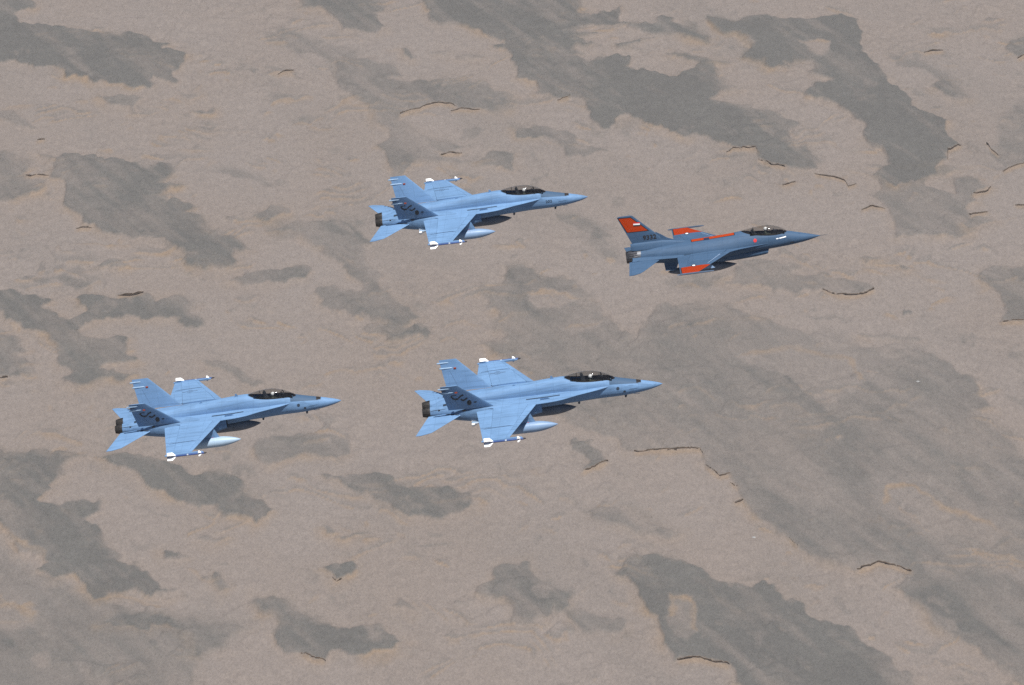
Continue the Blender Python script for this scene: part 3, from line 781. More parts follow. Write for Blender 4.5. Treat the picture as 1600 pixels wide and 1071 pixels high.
def canopy_mesh(name, tab, parent, mat, s0, s1, n=22, m=16, squash=2.1):
    rings = []
    for i in range(n + 1):
        s = s0 + (s1 - s0) * i / n; w, zt, zb = interp(tab, s); r = []
        for k in range(m + 1):
            a = math.pi * k / m; c = math.cos(a); z = max(0, 1 - abs(c) ** squash) ** (1 / squash)
            r.append(V(s, w * c, zb + (zt - zb) * z))
        rings.append(r)
    v, f = loft(rings, False, False, closed=False)
    return mesh_obj(name, v, f, mat, parent)

def arch(tab, s, rad, lean=0.0, n=16, grow=1.0):
    w, zt, zb = interp(tab, s); P = []
    for k in range(n + 1):
        a = math.pi * k / n; z = max(0, 1 - abs(math.cos(a)) ** 2.1) ** (1 / 2.1)
        P.append(V(s + lean * z, w * grow * math.cos(a), zb + (zt - zb) * grow * z))
    return tube(P, rad, 6)

def cockpit(root, s0, s1, w, ztop, zfl, seat_s, recl):
    mb = MB()
    a = [V(s0, -w * .55, ztop), V(s0, w * .55, ztop), V((s0 + s1) / 2, w, ztop), V(s1, w * .8, ztop), V(s1, -w * .8, ztop), V((s0 + s1) / 2, -w, ztop)]
    b = [(p[0], p[1], zfl + OZ) for p in a]
    mb.add(a + b, [(i, (i + 1) % 6, 6 + (i + 1) % 6, 6 + i) for i in range(6)] + [(6, 7, 8, 9, 10, 11)])
    tub = mb.build('cockpit_tub', M_DARK, root, smooth=False)
    # instrument hood, panel and head-up display
    hood = MB(); hs = s0 + .28
    hood.add(*loft([[V(hs + q, -.30 + .03 * k, ztop - .05), V(hs + q, -.2, ztop + .05 + .10 * k), V(hs + q, .2, ztop + .05 + .10 * k), V(hs + q, .30 - .03 * k, ztop - .05)] for k, q in ((0, -.25), (1, .35), (1, .6))]))
    hood.build('instrument_hood', M_DARK, root, smooth=False)
    hud = MB().add(*box(V(hs + .45, 0, ztop + .22), (.02, .09, .09))).add(*box(V(hs + .30, 0, ztop + .16), (.12, .07, .03)))
    hud.build('head_up_display', M_SEATPAD, root, smooth=False)
    seat = link('ejection_seat', None, None, root)
    def sp(u, yy, h):     # u along the seat back, h out from it (forwards)
        return V(seat_s + math.sin(recl) * u - math.cos(recl) * h, yy, zfl + .18 + math.cos(recl) * u + math.sin(recl) * h)
    def slab(u0, u1, y, h0, h1, tp=1.0):
        v = [sp(u, yy * (tp if u == u1 else 1), h) for u in (u0, u1) for (yy, h) in ((-y, h0), (y, h0), (y, h1), (-y, h1))]
        return v, [(3, 2, 1, 0), (4, 5, 6, 7), (0, 1, 5, 4), (1, 2, 6, 5), (2, 3, 7, 6), (3, 0, 4, 7)]
    bk = MB().add(*slab(0, .78, .22, -.16, 0)); bk.build('seat_back', M_SEAT, seat, smooth=False)
    MB().add(*slab(.74, 1.24, .17, -.22, -.03, .75)).build('headbox', M_SEATPAD, seat, smooth=False)
    MB().add(*slab(-.06, .08, .23, -.1, .48)).build('seat_pan', M_SEAT, seat, smooth=False)
    for sg in (-1, 1):
        MB().add(*tube([sp(1.0, sg * .12, -.1), sp(1.29, sg * .11, -.12)], .03, 6)).build('canopy_breaker', M_SEAT, seat)

def bake(ob, name):
    dg = bpy.context.evaluated_depsgraph_get(); me = bpy.data.meshes.new_from_object(ob.evaluated_get(dg)); me.name = name
    bpy.data.objects.remove(ob, do_unlink=True)
    for p in me.polygons: p.use_smooth = True
    return me

def pilot_meshes():
    """seated figure: hips at the origin, facing +x; one skin over a jointed frame"""
    J = []; E = []; RAD = []
    def j(p, r): J.append(p); RAD.append(r); return len(J) - 1
    def e(a, b): E.append((a, b))
    pel = j((0, 0, .10), .155); wa = j((-.03, 0, .27), .145); ch = j((-.06, 0, .46), .165); nk0 = j((-.06, 0, .60), .085); nk = j((-.045, 0, .66), .062); hd = j((-.02, 0, .76), .088); crown = j((-.01, 0, .84), .07)
    for a, b in ((pel, wa), (wa, ch), (ch, nk0), (nk0, nk), (nk, hd), (hd, crown)): e(a, b)
    for sg in (-1, 1):
        hip = j((.06, sg * .11, .08), .10); kn = j((.47, sg * .15, .20), .072); an = j((.70, sg * .13, -.16), .05); toe = j((.86, sg * .14, -.13), .042)
        e(pel, hip); e(hip, kn); e(kn, an); e(an, toe)
        sh = j((-.06, sg * .185, .555), .078); el = j((.04, sg * .27, .29), .055); wr = j((.28, sg * .22, .27), .036); pm = j((.34, sg * .215, .275), .034)
        e(ch, sh); e(sh, el); e(el, wr); e(wr, pm)
        for k in range(4):
            yy = sg * (.185 + .022 * k); l = (.05, .058, .055, .045)[k]
            f1 = j((.375, yy, .272), .011); f2 = j((.375 + l * .8, yy, .255), .010); f3 = j((.375 + l * .7, yy, .225), .009)
            e(pm, f1); e(f1, f2); e(f2, f3)
        t1 = j((.335, sg * .178, .285), .012); t2 = j((.365, sg * .165, .275), .010); e(pm, t1); e(t1, t2)
    me = bpy.data.meshes.new('person'); me.from_pydata(J, E, []); ob = bpy.data.objects.new('person_frame', me); COL.objects.link(ob)
    ob.modifiers.new('skin', 'SKIN'); ob.modifiers.new('sub', 'SUBSURF').levels = 1
    if len(me.skin_vertices) == 0:
        bpy.context.view_layer.update()
    for i, sv in enumerate(me.skin_vertices[0].data):
        sv.radius = (RAD[i], RAD[i]); sv.use_root = (i == 0)
    return bake(ob, 'person')

PERSON_ME = None
def make_pilot(label, loc, eul):
    global PERSON_ME
    if PERSON_ME is None:
        PERSON_ME = {'body': pilot_meshes()}
        PERSON_ME['body'].materials.append(M_SUIT)
        def shell(rx, ry, rz, c, cond, name, mat):
            v = []; f = []; n, m = 20, 14
            for i in range(m + 1):
                th = math.pi * i / m
                for k in range(n):
                    a = 2 * math.pi * k / n
                    v.append((c[0] + rx * math.sin(th) * math.cos(a), c[1] + ry * math.sin(th) * math.sin(a), c[2] + rz * math.cos(th)))
            for i in range(m):
                for k in range(n):
                    q = (i * n + k, i * n + (k + 1) % n, (i + 1) * n + (k + 1) % n, (i + 1) * n + k)
                    cc = [sum(v[t][d] for t in q) / 4 - c[d] for d in range(3)]
                    if cond(cc): f.append(q)
            keep = sorted({i for q in f for i in q}); ren = {i: k for k, i in enumerate(keep)}
            me = bpy.data.meshes.new(name); me.from_pydata([v[i] for i in keep], [], [tuple(ren[i] for i in q) for q in f]); me.materials.append(mat)
            for p in me.polygons: p.use_smooth = True
            return me
        c = (-.015, 0, .785)
        PERSON_ME['helmet'] = shell(.150, .130, .150, c, lambda p: p[2] > -.095 and not (p[0] > .085 and p[2] < .03), 'helmet', M_HELMET)
        PERSON_ME['visor'] = shell(.158, .128, .15, c, lambda p: p[0] > .06 and -.07 < p[2] < .06, 'visor', M_VISOR)
        PERSON_ME['oxygen_mask'] = shell(.06, .05, .07, (.10, 0, .705), lambda p: True, 'oxygen_mask', M_MASK)
    o = bpy.data.objects.new('person', PERSON_ME['body']); COL.objects.link(o); o.location = loc; o.rotation_euler = eul
    tag(o, label, 'person', 'pilots in the cockpits')
    for k in ('helmet', 'visor', 'oxygen_mask'):
        c = bpy.data.objects.new(k, PERSON_ME[k]); COL.objects.link(c); c.parent = o
    return o

# ------------------------------------------------------------------ stores: missiles and drop tanks
def make_missile(name, L, r, fins, canards, bodymat, finmat, tipmat, turn=math.pi / 4):
    root = bpy.data.objects.new(name, None); COL.objects.link(root)
    x0 = -L / 2
    MB().add(*revolve([(x0, r * .8), (x0 + .02, r), (x0 + L * .80, r), (x0 + L * .93, r * .95)], 12)).build('body', bodymat, root)
    MB().add(*revolve([(x0 + L * .93, r * .95), (x0 + L * .965, r * .8), (x0 + L * .99, r * .45), (x0 + L, r * .1)], 12)).build('seeker', tipmat, root)
    MB().add(*revolve([(x0 + L * .50, r * 1.03), (x0 + L * .54, r * 1.03)], 12)).build('band', M_BAND, root)
    MB().add(*revolve([(x0 + L * .78, r * 1.03), (x0 + L * .80, r * 1.03)], 12)).build('band', M_BAND, root)
    def fin(nm, a, xs, span, mat):     # xs: root rear, root front, tip front, tip rear
        c, s = math.cos(a), math.sin(a); mb = MB(); v = []
        for t in (-.010, .010):
            for x, q in ((xs[0], r * .8), (xs[1], r * .8), (xs[2], span), (xs[3], span)):
                v.append((x0 + x, q * c - t * s, q * s + t * c))
        mb.add(v, [(3, 2, 1, 0), (4, 5, 6, 7), (0, 1, 5, 4), (1, 2, 6, 5), (2, 3, 7, 6), (3, 0, 4, 7)]); mb.build(nm, mat, root, smooth=False)
    for k in range(4):
        a = turn + k * math.pi / 2
        fin('tail_fin', a, fins[0], fins[1], finmat); fin('canard', a, canards[0], canards[1], finmat)
    return root
def make_tank(name, L, r, mat, finned=False):
    root = bpy.data.objects.new(name, None); COL.objects.link(root)
    pr = []
    for k in range(25):
        u = k / 24
        if u < .36: q = math.sin(u / .36 * math.pi / 2) ** .75
        elif u < .60: q = 1
        else: q = max(0, math.cos((u - .60) / .40 * math.pi / 2)) ** .62
        pr.append((L / 2 - u * L, max(.012, r * q)))
    MB().add(*revolve(pr[::-1], 24)).build('tank_shell', mat, root)
    MB().add(*revolve([(L * .10, r * 1.004), (L * .105, r * 1.012), (L * .115, r * 1.012), (L * .12, r * 1.004)], 24)).build('seam_ring', mat, root)
    MB().add(*revolve([(-L * .08, r * 1.004), (-L * .075, r * 1.01), (-L * .065, r * 1.01), (-L * .06, r * 1.004)], 24)).build('seam_ring', mat, root)
    MB().add(*box((L * .08, 0, r * .98), (.05, .05, .03))).build('filler_cap', M_RED, root)
    return root
# ------------------------------------------------------------------ twin-tail fighter
T18 = [(0, .008, .008, 0, -.008, 2, 2), (.25, .12, .115, 0, -.125, 2, 2), (.7, .25, .25, .0, -.25, 2, 2), (1.6, .42, .47, .03, -.40, 2, 2), (2.4, .53, .66, .07, -.46, 2, 2.1),
       (3.2, .61, .86, .14, -.48, 2.1, 2.2), (3.6, .63, .97, .18, -.48, 2.7, 2.2), (4.2, .65, 1.03, .24, -.48, 3.6, 2.3), (5.0, .68, 1.08, .30, -.50, 3.4, 2.4), (5.7, .72, 1.20, .33, -.53, 2.3, 2.5),
       (6.3, .64, 1.31, .36, -.56, 2.3, 2.7), (6.9, .58, 1.35, .38, -.60, 2.5, 3), (8.0, .54, 1.28, .40, -.68, 2.6, 3.2), (9.5, .53, 1.16, .40, -.74, 2.5, 3.6), (11, .54, 1.04, .38, -.76, 2.4, 4),
       (12.5, .60, .93, .33, -.72, 2.2, 4), (14, .60, .80, .25, -.6, 2.2, 3.5), (15, .45, .58, .16, -.36, 2.4, 3), (15.75, .25, .30, .10, -.08, 2.2, 2.2)]
ST18 = [0, .1, .25, .45, .7, 1.0, 1.3, 1.6, 2.0, 2.4, 2.8, 3.2, 3.4, 3.6, 3.9, 4.2, 4.6, 5.0, 5.35, 5.7, 6.0, 6.2, 6.45, 6.7, 6.9, 7.4, 8, 8.7, 9.5, 10.2, 11, 11.8, 12.5, 13.2, 14, 14.5, 15, 15.4, 15.75]
N18 = [(8.30, .36, .33, -.12, -.50, 4, 3.0, 1.06), (8.8, .40, .36, -.15, -.60, 4, 3.0, 1.06), (9.6, .52, .42, -.15, -.78, 3.6, 3, 1.08), (11, .62, .50, -.1, -.80, 3.2, 2.8, .98), (12.3, .66, .58, -.05, -.76, 3, 2.6, .84),
       (13.5, .64, .60, .02, -.66, 2.8, 2.4, .70), (14.6, .54, .57, .06, -.50, 2.4, 2.2, .58), (15.4, .44, .48, .07, -.36, 2.1, 2.1, .50), (15.88, .375, .435, .07, -.30, 2, 2, .47)]
C18 = [(3.22, .06, .93, .90), (3.45, .24, 1.06, .88), (3.8, .385, 1.24, .87), (4.25, .455, 1.44, .88), (4.75, .475, 1.57, .90), (5.2, .47, 1.585, .95), (5.75, .43, 1.53, 1.02), (6.25, .34, 1.44, 1.12), (6.62, .18, 1.37, 1.25)]
WING = Surf(8.66, 12.72, 10.68, 12.40, (1.66, .385), (5.64, .15), .052, .042)
FIN = Surf(11.55, 14.60, 13.78, 14.95, (1.33, .52), (1.97, 2.67), .042, .036)
STAB = Surf(13.55, 16.02, 16.10, 16.95, (1.02, .02), (3.30, -.14), .05, .035)

def make_twin_tail():
    root = bpy.data.objects.new('fighter_jet', None); COL.objects.link(root)
    fus = hull('fuselage', T18, ST18, M18F, root, hole=(3.42, 6.22, .60))
    for sg in (1, -1):
        st = [8.30, 8.45, 8.8, 9.2, 9.6, 10.2, 11, 11.7, 12.3, 13, 13.5, 14, 14.6, 15, 15.4, 15.65, 15.88]
        tab = [r[:7] + (r[7] * sg,) for r in N18]
        nac = hull('engine_nacelle', tab, st, M18N, root, N=28, cap0=False)
        r0 = interp(tab, 8.30); w, zt, zm, zb, a1, a2, yc = r0
        v, f = loft([ring(8.30, w, zt, zm, zb, a1, a2, yc, 28), ring(8.32, w * .9, zt - .05, zm, zb + .05, a1, a2, yc, 28), ring(9.6, w * .8, zt - .1, zm, zb + .1, a1, a2, yc, 28)], False, True)
        mesh_obj('intake_duct', v, f, M_DUCT, nac)
        # nozzle: overlapping petals, hollow inside
        prof = [(15.86, .375), (15.95, .372), (16.10, .350), (16.25, .318), (16.42, .275)]
        mb = MB(); n = 36
        outer = [(OX - s, r) for s, r in prof]; inner = [(OX - 16.42, .262), (OX - 16.2, .27), (OX - 15.7, .24)]
        rings = []
        for x, r in outer + inner:
            rings.append([(x, -.47 * sg + r * (1 - .035 * (k % 3 == 0)) * math.cos(2 * math.pi * k / n), .07 + OZ + r * (1 - .035 * (k % 3 == 0)) * math.sin(2 * math.pi * k / n)) for k in range(n)])
        v, f = loft(rings, False, True); mb.add(v, f); mb.build('exhaust_nozzle', M_NOZ, root, sharp=20)
        # leading edge extension running into the wing root
        out = [(3.44, .52), (3.8, .66), (4.3, .83), (5.0, 1.0), (5.75, 1.17), (6.3, 1.34), (6.82, 1.51), (7.3, 1.59), (7.8, 1.63), (8.7, 1.665), (9.6, 1.68), (10.8, 1.68), (11.4, 1.60), (12.0, 1.42), (12.7, 1.30)]
        plate('leading_edge_extension', out, lambda s, y: .55 - .033 * (s - 3.44) if s < 8.6 else .385, .085, M18, root, .40, sg)
        if True:   # fence on top of the extension
            MB().add([V(7.7, sg * 1.20, .50), V(8.35, sg * 1.24, .48), V(8.35, sg * 1.25, .60), V(7.85, sg * 1.22, .60), V(7.7, sg * 1.22, .50), V(8.35, sg * 1.26, .48), V(8.35, sg * 1.27, .60), V(7.85, sg * 1.24, .60)],
                     [(0, 1, 2, 3), (7, 6, 5, 4), (0, 4, 5, 1), (1, 5, 6, 2), (2, 6, 7, 3), (3, 7, 4, 0)]).build('air_flow_fence', M18, root, smooth=False)
        # slot line between extension and fuselage
        MB().add(*tube([V(7.0, sg * .98, .545), V(7.8, sg * 1.0, .52), V(9.3, sg * 1.02, .515)], .022, 6)).build('bleed_slot', M_GREYMARK, root)
        W = WING if sg == 1 else mirror(WING)
        wing = W.piece('wing', M18, root, .135, .715, 0, 1, 10, 10)
        W.piece('leading_edge_flap', M18, wing, 0, .131, 0, .60, 6, 6); W.piece('leading_edge_flap', M18, wing, 0, .131, .603, 1, 6, 4)
        W.piece('trailing_edge_flap', M18, wing, .719, 1, .02, .575, 6, 5, bend=.03); W.piece('aileron', M18, wing, .719, 1, .582, .985, 6, 4, bend=.02)
        # wing fold hinge fairing
        h = .62
        v = [W.at(s, h + d, 1, o) for (s, o) in ((10.3, .004), (10.6, .035), (11.7, .035), (12.3, .01)) for d in (-.006, .006)]
        MB().add(v, [(0, 1, 3, 2), (2, 3, 5, 4), (4, 5, 7, 6)]).build('wing_fold_hinge', M_SOFTMARK, wing)
        for hh, ss in ((.12, 12.1), (.40, 12.0)):
            MB().add(*tube([W.at(ss - .7, hh, -1, .02), W.at(ss, hh, -1, .08), W.at(ss + .55, hh, -1, .03)], [.03, .075, .02], 8)).build('flap_hinge_fairing', M18, wing)
        # wing tip rail
        ty, tz = W.mid(1.0)
        MB().add(*loft([[V(s, ty + sg * a, tz + b) for a, b in ((-.05, -q), (.08, -q), (.10, 0), (.08, q), (-.05, q))] for s, q in ((9.75, .012), (9.95, .05), (10.7, .06), (12.3, .06), (12.5, .03))])).build('missile_rail', M18, wing, smooth=False)
        F = FIN if sg == 1 else mirror(FIN)
        fin = F.piece('vertical_tail', M18FIN, root, 0, 1, 0, 1, 12, 8)
        # rudder joint: thin proud strips on both faces
        for side in (1, -1):
            v = [F.pt(c, h, side, .004) for h in (.18, .42, .66) for c in (.705, .718)]
            MB().add(v, [(0, 1, 3, 2), (2, 3, 5, 4)]).build('rudder_joint', M_SOFTMARK, fin, smooth=False)
        for (h, s0, s1, r) in ((.90, 14.25, 15.12, .060), (.73, 14.00, 14.98, .066)):
            y, z = F.mid(h)
            MB().add(*tube([V(s0, y, z), V(s0 + .18, y, z), V(s1 - .1, y, z), V(s1, y, z)], [.02, r, r, r * .6], 10)).build('antenna_fairing', M_PALE, fin)
        y, z = F.mid(.72)
        MB().add(*box(V(13.92, y, z), (.09, .085, .05))).build('formation_lamp', M_LAMP, fin, smooth=False)
        Sb = STAB if sg == 1 else mirror(STAB)
        Sb.piece('stabilator', M18, root, 0, 1, 0, 1, 12, 10, tipround=.12)
        # small vent scoop and stain plates on the rear deck
        MB().add(*loft([[V(14.35 + q, sg * (.62 + a * .08), .60 + b) for a, b in ((-1, -.06), (1, -.06), (.6, e), (-.6, e))] for q, e in ((0, .02), (.25, .06), (.6, .02))])).build('vent_scoop', M_GREYMARK, root, smooth=False)
    for sg in (1, -1):      # dark strips painted in as gap shadow, and vents round the engine bays
        MB().add(*tube([V(13.9, sg * 1.10, .50), V(14.6, sg * .95, .44), V(15.85, sg * .76, .30)], .022, 6)).build('nacelle_shadow_strip', M_GREYMARK, root)
        MB().add(*tube([V(13.95, sg * 1.335, .13), V(14.45, sg * 1.17, .10), V(14.8, sg * 1.08, .08)], .03, 6)).build('vent_louvre', M_GREYMARK, root)
        MB().add(*box(V(13.55, sg * 1.30, .36), (.10, .03, .05))).build('vent_louvre', M_BLACK, root, smooth=False)
        MB().add(*box(V(15.25, sg * .86, .34), (.06, .05, .05))).build('vent_louvre', M_BLACK, root, smooth=False)
    cockpit(root, 3.5, 6.1, .42, .96, .08, 5.0, R(14))
    can = canopy_mesh('canopy', C18, root, M_GLASS, 3.25, 6.6)
    MB().add(*arch(C18, 4.02, .022, .10)).build('windscreen_frame', M_DARK, can)
    MB().add(*arch(C18, 5.75, .014, 0)).build('canopy_frame', M_DARK, can)
    for sg in (1, -1):
        P = []
        for k in range(14):
            s = 3.3 + 3.2 * k / 13; w, zt, zb = interp(C18, s); P.append(V(s, sg * w * 1.0, zb + .03))
        MB().add(*tube(P, .012, 6)).build('canopy_sill', M_DARK, can)
    # dorsal and belly antennas, probes
    def blade(s, y, z, dz, ch=.22, t=.02, mat=M18):
        v = [V(s, y - t, z), V(s + ch, y - t, z), V(s + ch, y - t * .5, z + dz), V(s + ch * .45, y - t * .5, z + dz), V(s, y + t, z), V(s + ch, y + t, z), V(s + ch, y + t * .5, z + dz), V(s + ch * .45, y + t * .5, z + dz)]
        MB().add(v, [(0, 1, 2, 3), (7, 6, 5, 4), (0, 4, 5, 1), (1, 5, 6, 2), (2, 6, 7, 3), (3, 7, 4, 0)]).build('blade_antenna', mat, root, smooth=False)
    blade(7.3, 0, 1.32, .22); blade(5.65, .05, -.50, -.30, .2, .03, M_GREYMARK); blade(2.45, .10, -.43, -.24, .2, .03, M_GREYMARK); blade(9.9, 0, 1.1, .12)
    for sg in (1, -1):
        MB().add(*tube([V(2.2, sg * .50, -.18), V(1.9, sg * .60, -.22), V(1.6, sg * .61, -.22)], .018, 6)).build('air_data_probe', M_GREYMARK, root)
    # pylons
    def pylon(y, z0, z1, s0, s1, sw=.35):
        v = []
        for z, a, b in ((z0, s0, s1), (z1, s0 + sw, s1 - .1)):
            for s, t in ((a, .01), (a + .25, .06), (b - .3, .06), (b, .01)): v.append(V(s, y + t, z))
            for s, t in ((b - .3, .06), (a + .25, .06)): v.append(V(s, y - t, z))
        f = [tuple(range(5, -1, -1)), tuple(range(6, 12))] + [(i, (i + 1) % 6, 6 + (i + 1) % 6, 6 + i) for i in range(6)]
        MB().add(v, f).build('pylon', M18, root, smooth=False)
    pylon(2.45, -.52, .36, 8.8, 11.2, .4); pylon(0, -.72, -.5, 7.4, 9.6, .1); pylon(-2.45, -.52, .36, 8.8, 11.2, .4)
    # markings: star insignia on the port wing, tail squiggles and disc on the starboard fin
    WL = mirror(WING)
    fn = lambda a, b: WL.at(a, b, 1, .010)
    hw = 1 / (WING.L)
    star = []
    for k in range(10):
        r = .19 if k % 2 == 0 else .075; star.append((r * math.cos(math.pi / 2 + k * math.pi / 5), r * math.sin(math.pi / 2 + k * math.pi / 5)))
    ins = link('wing_insignia', None, None, root)
    disc('insignia_ring', (0, 0), .24, lambda a, b: fn(11.15 + a, .50 + b * hw), M_SOFTMARK, ins, .185)
    for q in (-1, 1): strokes('insignia_bar', [[(q * .28, 0), (q * .52, 0)]], .12, lambda a, b: fn(11.15 + a, .50 + b * hw), M_SOFTMARK, ins)
    v = [fn(11.15 + b, .50 + a * hw) for a, b in star] + [fn(11.15, .50)]
    mesh_obj('insignia_star', v, [(i, (i + 1) % 10, 10) for i in range(10)], M_SOFTMARK, ins, smooth=False)
    ff = lambda x, y: FIN.at(11.62 + (1330 - x) * .00275 - .05 * ((635 - y) / 455), .08 + .92 * (635 - y) / 455, -1, .012)
    for ln in ([(350, 395), (395, 440), (450, 458), (515, 448)], [(535, 432), (575, 402), (645, 382)], [(585, 470), (640, 492), (690, 474), (735, 452)]): strokes('fin_marking', [ln], 30, ff, M_FINMARK, root)
    disc('fin_marking', (778, 550), 56, ff, M_FINMARK, root, sq=.95)
    disc('fin_marking', (925, 552), 40, ff, M_GREYMARK, root, sq=.4)
    for ln in ([(350, 380), (470, 372)], [(130, 265), (240, 262)]): strokes('fin_marking', [ln], 16, ff, M_GREYMARK, root)
    return root

def nose_fn(s0, z0, tab, off=.012):
    """map metres forward / up onto the starboard side of a hull"""
    def fn(u, v):
        s = s0 - u; w, zt, zm, zb, nt, nb = interp(tab, s)[:6]; z = z0 + v
        e = (zt - zm, nt) if z > zm else (zb - zm, nb)
        q = min(1, abs((z - zm) / e[0])); y = w * max(0, 1 - q ** e[1]) ** (1 / e[1])
        return V(s, y + off, z)
    return fn

# poses surveyed from the photograph: yaw, pitch, roll, nose pixel, distance in metres
def place(pose):
    yaw, pit, rol, u, v, d = pose
    e = Euler((rol, -pit, yaw), 'XYZ'); m = e.to_matrix()
    c = AX_F * d + AX_R * ((u - PW / 2) / FPX * d) + AX_U * ((PH / 2 - v) / FPX * d)
    nose = Vector(c) + Vector((0, 0, CAM_H))
    return nose - m @ Vector((OX, 0, OZ)), e, m
POSE = {'right': (0.02444, 0.11414, 0.03975, 1035.3, 599.6, 386.23), 'top': (0.03753, 0.10977, 0.01585, 918.6, 307.7, 436.8), 'left': (-0.00522, 0.13557, 0.03295, 533.4, 625.8, 408.87)}
WHERE = {'right': 'the lower right grey jet, nearest of the three', 'top': 'the uppermost grey jet', 'left': 'the leftmost grey jet'}
JLAB = {'right': 'pale blue-grey twin-tail fighter jet at lower centre, the largest in view', 'top': 'pale blue-grey twin-tail fighter jet highest in view, behind the orange-marked jet', 'left': 'pale blue-grey twin-tail fighter jet at far left with a white drop tank'}
SHORT = {'right': 'lower centre grey jet', 'top': 'uppermost grey jet', 'left': 'leftmost grey jet'}
proto = make_twin_tail()
jets = {}
mi_proto = make_missile('missile', 2.87, .066, ((0.02, .66, .40, .02), .30), ((2.27, 2.50, 2.34, 2.27), .21), M_MISS, M_WHITE, M_BLACK)
sp_proto = make_missile('belly_missile', 3.6, .10, ((.0, .50, .14, .0), .30), ((1.55, 2.15, 1.75, 1.68), .48), M_PALE, M_WHITE, M_BLACK, turn=0.0)
tk_proto = {m: make_tank('drop_tank', 4.75, .38, mm) for m, mm in (('grey', M_TANK), ('dark', M_TANKDARK), ('white', M_TANKWHITE))}
def use(protos, key, loc, eul, label, cat, group, used=set()):
    p = protos
    o = p if key not in used else clone(p)
    used.add(key); o.location = loc; o.rotation_euler = eul
    return tag(o, label, cat, group)
all_parts = list(bpy.data.objects)
for o in all_parts:
    if o.parent: KIDS.setdefault(o.parent.name, []).append(o)
for i, k in enumerate(('right', 'top', 'left')):
    loc, e, m = place(POSE[k])
    o = proto if i == 0 else clone(proto)
    o.location = loc; o.rotation_euler = e; jets[k] = o
    tag(o, JLAB[k], 'jet', 'grey twin-tail fighter jets in formation')
    P = lambda s, y, z: loc + m @ Vector(V(s, y, z))
    for sg, nm in ((1, 'near'), (-1, 'far')):
        use(mi_proto, 'mi', P(10.92, sg * 5.82, .13), e, 'blue white-finned missile on %s wing tip of the %s' % (nm, SHORT[k]), 'missile', 'wing tip missiles')
    wt = 'white' if k == 'left' else 'grey'
    use(tk_proto[wt], wt, P(7.33 + 2.375, 2.47, -.86), e, '%s drop tank under the near wing of the %s' % ('white' if wt == 'white' else 'pale grey', SHORT[k]), 'drop tank', 'drop tanks under the grey jets')
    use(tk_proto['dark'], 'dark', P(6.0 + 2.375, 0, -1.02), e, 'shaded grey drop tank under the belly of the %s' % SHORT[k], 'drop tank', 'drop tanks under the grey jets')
    if k != 'left':
        use(sp_proto, 'sp', P(11.35, 1.28, -.66), e, 'white finned missile tucked against the fuselage side of the %s' % SHORT[k], 'missile', 'missiles at the fuselage sides')
    make_pilot('pilot in a white helmet seated in the %s' % SHORT[k], P(4.79, 0, .40), e)
    if k == 'top':
        lettering('nose_number', '202', .22, .50, nose_fn(3.02, .26, T18), M_GREYMARK, o)
    else:
        disc('nose_marking', (0, 0), .11, nose_fn(3.05, .32, T18), M_GREYMARK, o)
        disc('nose_marking', (0, 0), .09, nose_fn(2.62, .02, T18), M_GREYMARK, o)
    strokes('nose_marking', [[(-.3, 0), (.3, 0)]], .03, nose_fn(2.0, .12, T18), M_SOFTMARK, o)
# ------------------------------------------------------------------ single-tail fighter with orange panels
T16 = [(.0, .008, .008, 0, -.008, 2, 2), (.35, .105, .10, 0, -.105, 2, 2), (1.0, .27, .29, .02, -.25, 2, 2), (1.8, .41, .51, .06, -.36, 2, 2), (2.5, .50, .69, .10, -.42, 2, 2.2), (3.2, .58, .78, .12, -.46, 2.4, 2.2),
       (4.0, .66, .82, .12, -.50, 2.8, 2.2), (5.0, .78, .97, .12, -.53, 2.1, 2.2), (5.9, .88, 1.13, .11, -.56, 1.7, 2.3), (6.6, .96, 1.06, .10, -.60, 1.6, 2.4), (8.0, 1.02, .98, .08, -.68, 1.7, 2.5), (9.7, .98, .91, .08, -.72, 1.8, 2.4),
       (11, .88, .87, .09, -.66, 1.9, 2.2), (12.3, .72, .80, .11, -.54, 2, 2), (13.0, .63, .73, .14, -.45, 2, 2), (13.62, .555, .70, .16, -.38, 2, 2)]
I16 = [(4.15, .46, -.36, -.60, -.86, 2.6, 2.4), (4.6, .51, -.33, -.60, -.92, 2.6, 2.4), (5.4, .57, -.28, -.58, -.98, 2.6, 2.4), (6.5, .66, -.2, -.54, -1.02, 2.6, 2.4), (8, .74, -.1, -.48, -.99, 2.6, 2.4), (9.5, .72, 0, -.42, -.90, 2.4, 2.2), (11, .62, .05, -.32, -.74, 2.2, 2.1), (12.2, .5, .05, -.2, -.52, 2, 2)]
C16 = [(2.50, .05, .72, .68), (2.75, .26, .90, .67), (3.1, .40, 1.11, .68), (3.5, .47, 1.27, .70), (3.95, .485, 1.35, .72), (4.5, .46, 1.34, .78), (5.1, .38, 1.27, .88), (5.6, .26, 1.20, .99), (5.95, .10, 1.135, 1.06)]
W16 = Surf(6.62, 10.93, 9.70, 10.93, (1.0, .15), (4.62, .13), .042, .038)
F16S = Surf(11.35, 14.02, 13.92, 15.08, (0, .92), (0, 3.48), .05, .035)
S16 = Surf(12.12, 14.52, 13.95, 14.70, (.82, .06), (2.90, -.18), .045, .035)
